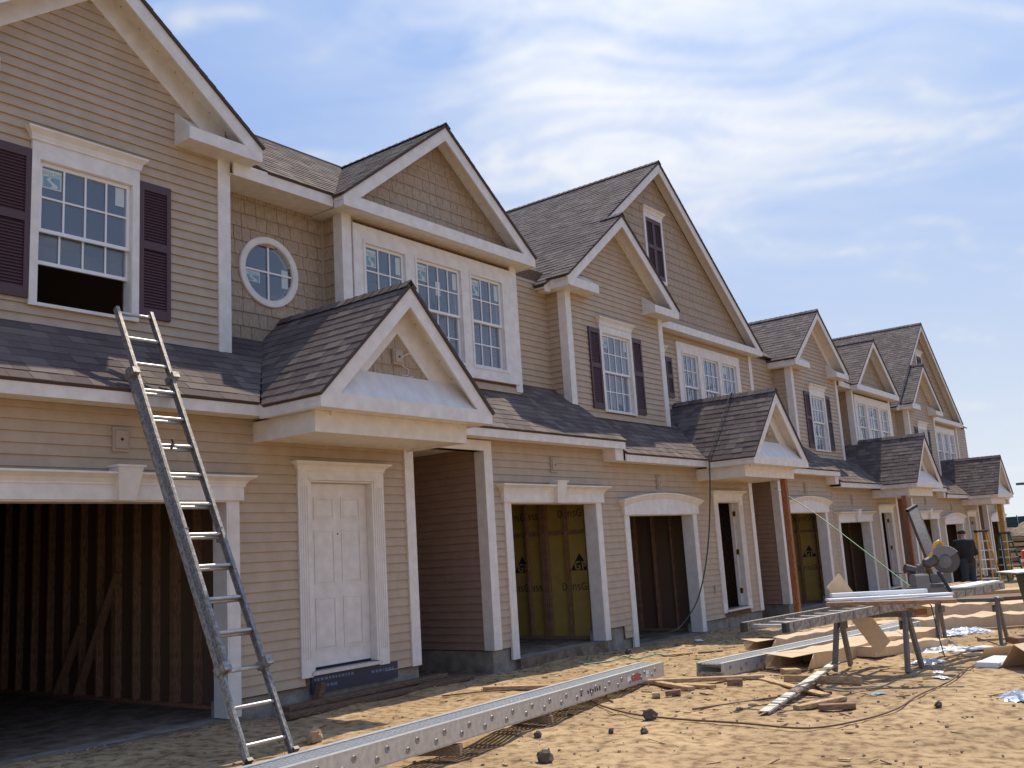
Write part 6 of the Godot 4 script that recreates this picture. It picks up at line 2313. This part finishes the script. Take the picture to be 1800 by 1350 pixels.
func bin_and_barrel() -> void:
	var o := thing("wheeled_bin", "dark green wheeled rubbish bin with a flat lid at the right edge", "bin", ground_at(16.62, 5.62), -0.92)
	var mb := MB.new()
	var b := 0.22
	var t := 0.30
	mb.hexa([Vector3(-b, 0.08, b), Vector3(b, 0.08, b), Vector3(b, 0.08, -b), Vector3(-b, 0.08, -b), Vector3(-t, 0.90, t), Vector3(t, 0.90, t), Vector3(t, 0.90, -t), Vector3(-t, 0.90, -t)])
	put(o, "body", mb, M.bin_green)
	var rb := MB.new()
	rb.cbox(Transform3D(Basis(), Vector3(0, 0.885, 0)), Vector3(0.66, 0.05, 0.66), 0.012)
	put(o, "rim", rb, M.bin_green)
	var lb := MB.new()
	lb.cbox(Transform3D(Basis(Vector3.FORWARD, -0.045), Vector3(-0.10, 0.935, 0)), Vector3(0.98, 0.025, 0.62), 0.008)
	put(o, "lid", lb, M.aluminium)
	for k in [-1.0, 1.0]:
		var wb := MB.new()
		wb.lathe([[0.0, 0.03], [0.03, 0.03], [0.07, 0.022], [0.10, 0.02], [0.10, -0.02], [0.07, -0.022], [0.0, -0.03]], 20, Transform3D(Basis(Vector3.FORWARD, PI / 2), Vector3(k * 0.25, 0.10, -0.2)))
		put(o, "wheel", wb, M.black_plastic)
	var hb := MB.new()
	hb.tube([Vector3(-0.25, 0.86, -0.34), Vector3(-0.25, 0.90, -0.42), Vector3(0.25, 0.90, -0.42), Vector3(0.25, 0.86, -0.34)], 0.016, 8)
	put(o, "handle", hb, M.bin_green)
	var g := thing("traffic_barrel", "orange traffic barrel standing beyond the end of the row", "barrel", ground_at(45.25, 0.42))
	var gb := MB.new()
	gb.lathe([[0.32, 0.0], [0.32, 0.06], [0.27, 0.07], [0.265, 0.34], [0.245, 0.36], [0.24, 0.62], [0.225, 0.64], [0.21, 0.90], [0.10, 0.94], [0.0, 0.94]], 20)
	put(g, "body", gb, M.orange)
	for y in [0.22, 0.50]:
		var sb := MB.new()
		sb.lathe([[0.272, y - 0.06], [0.264, y + 0.06]], 20)
		put(g, "band", sb, M.pvc)
	var kb := MB.new()
	kb.lathe([[0.36, 0.0], [0.36, 0.045], [0.0, 0.05]], 20)
	put(g, "base", kb, M.black_plastic)


# ---------------------------------------------------------------- the worker
# distance to a smooth union of tapered capsules [ax, ay, az, bx, by, bz, ra, rb]
func sdf(p: Vector3, caps: Array, k: float) -> float:
	var d := 10.0
	for c in caps:
		var a: Vector3 = c[0]
		var ab: Vector3 = c[4]
		var t := clampf((p - a).dot(ab) * c[5], 0.0, 1.0)
		var e: float = p.distance_to(a + ab * t) - (c[2] + (c[3] - c[2]) * t)
		var h := clampf(0.5 + 0.5 * (d - e) / k, 0.0, 1.0)
		d = d + (e - d) * h - k * h * (1.0 - h)
	return d


func cap(a: Vector3, b: Vector3, ra: float, rb: float) -> Array:
	var ab := b - a
	return [a, b, ra, rb, ab, 1.0 / maxf(ab.length_squared(), 1e-8)]


# surface nets over a box
func net(mb: MB, caps: Array, k: float, cell: float, grow := 0.0, lo_y := -100.0, hi_y := 100.0) -> void:
	var lo := Vector3(1e9, 1e9, 1e9)
	var hi := -lo
	for c in caps:
		for q in 2:
			var r: float = c[2 + q] + grow + cell * 2
			lo = lo.min(c[q] - Vector3(r, r, r))
			hi = hi.max(c[q] + Vector3(r, r, r))
	lo.y = maxf(lo.y, lo_y - cell * 2)
	hi.y = minf(hi.y, hi_y + cell * 2)
	var n := Vector3i(((hi - lo) / cell).ceil()) + Vector3i.ONE
	var f := PackedFloat32Array()
	f.resize(n.x * n.y * n.z)
	var id := 0
	for z in n.z:
		for y in n.y:
			for x in n.x:
				var p := lo + Vector3(x, y, z) * cell
				var d := sdf(p, caps, k) - grow
				d = maxf(d, maxf(lo_y - p.y, p.y - hi_y))
				f[id] = d
				id += 1
	var sx := 1
	var sy := n.x
	var sz := n.x * n.y
	var vert := {}
	var offs := [0, sx, sy, sx + sy, sz, sz + sx, sz + sy, sz + sx + sy]
	var edges := [[0, 1], [2, 3], [4, 5], [6, 7], [0, 2], [1, 3], [4, 6], [5, 7], [0, 4], [1, 5], [2, 6], [3, 7]]
	for z in n.z - 1:
		for y in n.y - 1:
			for x in n.x - 1:
				var i0 := x + y * sy + z * sz
				var neg := 0
				for o in offs:
					if f[i0 + o] < 0.0:
						neg += 1
				if neg == 0 or neg == 8:
					continue
				var s := Vector3.ZERO
				var m := 0
				for e in edges:
					var fa := f[i0 + offs[e[0]]]
					var fb := f[i0 + offs[e[1]]]
					if (fa < 0.0) != (fb < 0.0):
						var t := fa / (fa - fb)
						var ca: int = e[0]
						var cb: int = e[1]
						var pa := Vector3(ca & 1, (ca >> 1) & 1, ca >> 2)
						var pb := Vector3(cb & 1, (cb >> 1) & 1, cb >> 2)
						s += pa.lerp(pb, t)
						m += 1
				vert[i0] = lo + (Vector3(x, y, z) + s / m) * cell
	var nrm := {}
	for i0 in vert:
		var p: Vector3 = vert[i0]
		var e := cell * 0.5
		var d0 := sdf(p, caps, k)
		nrm[i0] = Vector3(sdf(p + Vector3(e, 0, 0), caps, k) - d0, sdf(p + Vector3(0, e, 0), caps, k) - d0, sdf(p + Vector3(0, 0, e), caps, k) - d0).normalized()
	for z in range(1, n.z - 1):
		for y in range(1, n.y - 1):
			for x in range(1, n.x - 1):
				var i0 := x + y * sy + z * sz
				var s0 := f[i0] < 0.0
				for q in [[sx, sy, sz], [sy, sz, sx], [sz, sx, sy]]:
					var s1 := f[i0 + q[0]] < 0.0
					if s0 == s1:
						continue
					var a: int = i0 - q[1] - q[2]
					var b: int = i0 - q[2]
					var c: int = i0
					var d: int = i0 - q[1]
					if not (vert.has(a) and vert.has(b) and vert.has(c) and vert.has(d)):
						continue
					if s0:
						mb.tris(vert[a], vert[b], vert[c], nrm[a], nrm[b], nrm[c])
						mb.tris(vert[a], vert[c], vert[d], nrm[a], nrm[c], nrm[d])
					else:
						mb.tris(vert[a], vert[c], vert[b], nrm[a], nrm[c], nrm[b])
						mb.tris(vert[a], vert[d], vert[c], nrm[a], nrm[d], nrm[c])


func worker() -> void:
	var o := thing("person", "worker in dark jacket, jeans and cap, back turned, head bent over his work", "person", ground_at(26.2, 2.38), -0.80)
	# local: -z is the way he faces
	var V := func(x: float, y: float, z: float) -> Vector3: return Vector3(x, y, z)
	var torso := [cap(V.call(0, 0.94, 0.01), V.call(0, 1.12, 0.0), 0.135, 0.135), cap(V.call(-0.055, 1.1, 0.0), V.call(-0.085, 1.33, -0.03), 0.115, 0.115), cap(V.call(0.055, 1.1, 0.0), V.call(0.085, 1.33, -0.03), 0.115, 0.115),
		cap(V.call(-0.15, 1.385, -0.04), V.call(0.15, 1.385, -0.04), 0.075, 0.075)]
	var arms := []
	var legs := []
	for k in [-1.0, 1.0]:
		arms.append(cap(V.call(k * 0.19, 1.385, -0.04), V.call(k * 0.255, 1.12, -0.02), 0.062, 0.047))
		arms.append(cap(V.call(k * 0.255, 1.12, -0.02), V.call(k * 0.15, 1.02, -0.26), 0.046, 0.032))
		legs.append(cap(V.call(k * 0.09, 0.93, 0.01), V.call(k * 0.10, 0.49, -0.02), 0.098, 0.062))
		legs.append(cap(V.call(k * 0.10, 0.49, -0.02), V.call(k * 0.12, 0.09, 0.03), 0.062, 0.042))
		legs.append(cap(V.call(k * 0.12, 0.045, 0.05), V.call(k * 0.14, 0.035, -0.13), 0.042, 0.036))
	var neck := [cap(V.call(0, 1.40, -0.04), V.call(0.0, 1.50, -0.085), 0.058, 0.055)]
	var body := MB.new()
	net(body, torso + arms + legs + neck, 0.04, 0.026)
	var hc := V.call(0.01, 1.585, -0.125) as Vector3
	var head := [cap(hc + Vector3(0, 0.03, 0.03), hc + Vector3(0, 0.02, -0.025), 0.083, 0.078), cap(hc + Vector3(0, -0.05, -0.05), hc + Vector3(0, -0.085, -0.065), 0.048, 0.034),
		cap(hc + Vector3(0, -0.01, -0.102), hc + Vector3(0, -0.035, -0.118), 0.010, 0.014), cap(hc + Vector3(0.083, -0.03, 0.0), hc + Vector3(0.088, 0.015, 0.008), 0.012, 0.016), cap(hc + Vector3(-0.083, -0.03, 0.0), hc + Vector3(-0.088, 0.015, 0.008), 0.012, 0.016),
		cap(hc + Vector3(-0.02, -0.062, -0.098), hc + Vector3(0.02, -0.062, -0.098), 0.008, 0.008), cap(Vector3(0.0, 1.47, -0.075), hc + Vector3(0, -0.06, 0.0), 0.055, 0.055)]
	net(body, head, 0.022, 0.009)
	for k in [-1.0, 1.0]:
		var w := Vector3(k * 0.15, 1.02, -0.26)
		var fwd := Vector3(-k * 0.25, -0.15, -0.95).normalized()
		var side: Vector3 = fwd.cross(Vector3.UP).normalized() * k
		var palm := [cap(w, w + fwd * 0.05, 0.026, 0.03)]
		for i in 4:
			var s: Vector3 = side * ((i - 1.5) * 0.021)
			var l: float = [0.075, 0.088, 0.082, 0.062][i]
			var p0: Vector3 = w + fwd * 0.055 + s * 0.8
			var p1: Vector3 = w + fwd * 0.095 + s
			var p2: Vector3 = p1 + (fwd * 0.55 + Vector3.DOWN * 0.8).normalized() * l * 0.5
			var p3: Vector3 = p2 + (fwd * 0.05 + Vector3.DOWN).normalized() * l * 0.35
			palm.append(cap(p0, p1, 0.011, 0.0095))
			palm.append(cap(p1, p2, 0.0095, 0.009))
			palm.append(cap(p2, p3, 0.009, 0.0078))
		var t1: Vector3 = w + fwd * 0.03 - side * 0.028
		var t2: Vector3 = t1 + (fwd - side * 0.7).normalized() * 0.04
		var t3: Vector3 = t2 + (fwd - side * 0.1 + Vector3.DOWN * 0.5).normalized() * 0.032
		palm.append(cap(w + fwd * 0.01, t1, 0.016, 0.014))
		palm.append(cap(t1, t2, 0.013, 0.011))
		palm.append(cap(t2, t3, 0.011, 0.009))
		net(body, palm, 0.007, 0.0055)
	put(o, "body", body, M.skin)
	var jb := MB.new()
	net(jb, torso + arms, 0.05, 0.024, 0.022, 0.86, 1.46)
	put(o, "jacket", jb, M.jacket)
	var lb := MB.new()
	net(lb, legs.filter(func(c): return c[0].y > 0.06) + [torso[0]], 0.035, 0.024, 0.020, 0.07, 1.0)
	put(o, "jeans", lb, M.jeans)
	var bb := MB.new()
	net(bb, legs.filter(func(c): return c[0].y < 0.06) + [cap(V.call(-0.12, 0.05, 0.035), V.call(-0.12, 0.13, 0.03), 0.04, 0.042), cap(V.call(0.12, 0.05, 0.035), V.call(0.12, 0.13, 0.03), 0.04, 0.042)], 0.03, 0.018, 0.012, 0.0, 0.14)
	put(o, "boot", bb, M.boots)
	var hb := MB.new()
	net(hb, [head[0]], 0.01, 0.014, 0.012, hc.y + 0.005, 3.0)
	put(o, "cap", hb, M.hair)
	var vb := MB.new()
	vb.prism([Vector2(hc.x - 0.075, 0), Vector2(hc.x + 0.075, 0), Vector2(hc.x + 0.06, 0.075), Vector2(hc.x - 0.06, 0.075)], 0, 0.008, Transform3D(Basis(Vector3(1, 0, 0), Vector3(0, -0.35, -0.94), Vector3(0, 0.94, -0.35)), Vector3(0, hc.y + 0.02, hc.z - 0.085)))
	put(o, "cap_peak", vb, M.hair)


# ---------------------------------------------------------------- far things
func make_tree(label: String, at: Vector3, hh: float, sd: int, fine: float, skin: Array) -> Node3D:
	var o := thing("bare_tree", label, "tree", at, 0.0, "bare trees around the site")
	var r := RandomNumberGenerator.new()
	r.seed = sd
	var trunk := MB.new()
	var crown := MB.new()
	trunk.tube([Vector3(0, -0.3, 0), Vector3(0.05, hh * 0.15, 0), Vector3(0.0, hh * 0.32, 0.05)], [hh * 0.026, hh * 0.021, hh * 0.017], 8)
	var stack := []
	for i in 6:
		var a := TAU * i / 6 + r.randf()
		stack.append([Vector3(0, hh * r.randf_range(0.2, 0.32), 0.03), Vector3(cos(a) * 0.55, r.randf_range(0.7, 1.2), sin(a) * 0.55).normalized(), hh * r.randf_range(0.26, 0.36), hh * 0.012, 0])
	while stack.size():
		var s: Array = stack.pop_back()
		var p: Vector3 = s[0]
		var d: Vector3 = s[1]
		var l: float = s[2]
		var rad: float = s[3]
		var lev: int = s[4]
		var m := p + d * l * 0.5 + Vector3(r.randf_range(-1, 1), r.randf_range(-0.5, 0.5), r.randf_range(-1, 1)) * l * 0.07
		var e := p + d * l + Vector3(r.randf_range(-1, 1), r.randf_range(-0.2, 0.8), r.randf_range(-1, 1)) * l * 0.10
		var mb := trunk if lev < 2 else crown
		mb.tube([p, m, e], [rad, rad * 0.75, rad * 0.5], 5 if lev < 2 else 3, false)
		if lev < 4:
			var n := 4 if lev < 3 else 3
			for i in n:
				var t := r.randf_range(0.35, 1.0)
				var b: Vector3 = p.lerp(e, t) if i > 0 else e
				var dd := (d + Vector3(r.randf_range(-1, 1), r.randf_range(-0.35, 0.75), r.randf_range(-1, 1)) * 0.85).normalized()
				stack.append([b, dd, l * r.randf_range(0.45, 0.68), maxf(rad * 0.5, fine), lev + 1])
	put(o, "trunk", trunk, skin[0])
	put(o, "crown", crown, skin[1])
	return o


func build_far() -> void:
	# bare trees past the end of the row
	var t0 := make_tree("tallest bare reddish tree far beyond the end of the row", Vector3(189.5, -0.4, -20.5), 8.2, 5, 0.035, [M.bark, M.twig])
	var far := [[186.0, -29.0, 6.4, "bare tree far beyond the row, partly behind its last porch"], [205.0, -14.0, 8.6, "bare tree far beyond the row at the right edge of the view"], [172.0, -36.0, 7.4, "bare tree far behind the last house, leftmost of the far trees"], [198.0, 2.0, 9.0, "bare tree far off across the open ground to the right"]]
	for f in far:
		var c := copy(t0, "bare_tree", f[3], Vector3(f[0], -0.5, f[1]), f[0] * 1.7)
		c.scale = Vector3.ONE * f[2] / 8.2
	# bare trees on the other side of the yard: they show in the upper windows
	var t1 := make_tree("bare tree across the yard, first of the line mirrored in the windows", Vector3(50, -0.5, 38), 19.0, 9, 0.04, [M.dark_bark, M.dark_bark])
	var k := 0
	for f in [[60.0, 41.0], [69.0, 37.0], [79.0, 42.0], [90.0, 38.0], [101.0, 43.0], [113.0, 39.0], [126.0, 45.0], [141.0, 41.0], [158.0, 47.0]]:
		k += 1
		var c := copy(t1, "bare_tree", "bare tree across the yard mirrored in the windows, %s of the line" % ["second", "third", "fourth", "fifth", "sixth", "seventh", "eighth", "ninth", "tenth"][k - 1], Vector3(f[0], -0.6, f[1]), f[0] * 2.1)
		c.scale = Vector3.ONE * (0.9 + 0.3 * sin(f[0]))
	# screened fence
	var o := thing("site_fence", "dark green screened fence far beyond the end of the row", "fence", Vector3(118.0, -0.6, -26.0))
	var a := Vector3.ZERO
	var b := Vector3(14.0, 0.0, 40.0)
	var n := 16
	var pb := MB.new()
	pb.tube([Vector3(0, 0, 0), Vector3(0, 2.75, 0)], 0.05, 7)
	var post := pb.mesh(M.asphalt_pole)
	for i in n + 1:
		part(o, "post", post, Transform3D(Basis(), a.lerp(b, 1.0 * i / n)))
		if i < n:
			var mb := MB.new()
			mb.bar(a.lerp(b, (i + 0.02) / n) + Vector3(0.06, 1.32, 0), a.lerp(b, (i + 0.98) / n) + Vector3(0.06, 1.32, 0), 0.02, 2.55)
			put(o, "screen", mb, M.fence)
	# heaps of earth and stacks between
	var hs := [[72.0, -4.2, 5.5, 1.5, "heap of pale earth beyond the end of the row, nearest the barrel"], [92.0, -8.0, 9.0, 1.9, "wide heap of pale earth in front of the green fence"]]
	for i in 2:
		var s: Array = hs[i]
		var f := noise(0.25, FastNoiseLite.TYPE_SIMPLEX, 4, 60 + i)
		var mb := MB.new()
		var rows := 12
		var cols := 28
		var g := func(r: int, c: int) -> Vector3:
			var t := 1.0 * r / rows
			var an := TAU * (c % cols) / cols
			var rad: float = s[2] * t * (1.0 + 0.25 * f.get_noise_2d(cos(an) * 3, sin(an) * 3))
			return Vector3(cos(an) * rad, s[3] * pow(cos(t * PI / 2), 1.4) * (1.0 + 0.5 * f.get_noise_2d(cos(an) * rad, sin(an) * rad)) - 0.15, sin(an) * rad)
		for r in rows:
			for c in cols:
				var p: Vector3 = g.call(r, c)
				var q: Vector3 = g.call(r + 1, c)
				var u: Vector3 = g.call(r + 1, c + 1)
				var v: Vector3 = g.call(r, c + 1)
				if r > 0:
					mb.tri(p, v, u)
				mb.tri(p, u, q)
		var hp := put(self, "dirt_mound", mb, M.rough_dirt)
		hp.position = Vector3(s[0], -0.7, s[1])
		hp.set_meta("kind", "structure")
		hp.set_meta("label", s[4])
	var ls := [[54.5, -0.6, "tall banded stack of lumber beyond the orange barrel"], [61.0, -3.2, "low banded stack of lumber in front of the nearest earth heap"]]
	for i in 2:
		var s: Array = ls[i]
		var t := thing("lumber_stack", s[2], "stack", Vector3(s[0], gbase(s[0]), s[1]), -0.7)
		for j in 4 + 2 * (1 - i):
			var mb := MB.new()
			mb.cbox(Transform3D(Basis(), Vector3(rng.randf_range(-0.1, 0.1), 0.10 + 0.24 * j, 0)), Vector3(3.4, 0.17, 1.2), 0.01)
			put(t, "layer", mb, M.lumber if j % 2 == 0 else M.lumber_grey)
			for x in [-1.2, 1.2]:
				bx(t, "spacer", M.lumber_dark, Vector3(x - 0.05, 0.185 + 0.24 * j, -0.6), Vector3(x + 0.05, 0.255 + 0.24 * j, 0.6))
	# street lamp: its arm reaches into view from the right
	var lp := thing("street_lamp", "dark street lamp arm reaching in over the far ground at the right edge", "street lamp", Vector3(70.2, gbase(70), -0.5))
	var mb := MB.new()
	mb.tube([Vector3(0, 0, 0), Vector3(0, 4.6, 0)], [0.11, 0.075], 10)
	put(lp, "pole", mb, M.asphalt_pole)
	var ab := MB.new()
	ab.tube([Vector3(0, 4.5, 0), Vector3(-1.2, 4.52, -1.1), Vector3(-2.2, 4.5, -2.0)], 0.06, 8)
	put(lp, "arm", ab, M.asphalt_pole)
	var hb := MB.new()
	hb.obox(Transform3D(Basis(Vector3.UP, -0.74), Vector3(-2.7, 4.47, -2.4)), Vector3(1.2, 0.14, 0.35))
	put(lp, "lamp_head", hb, M.asphalt_pole)
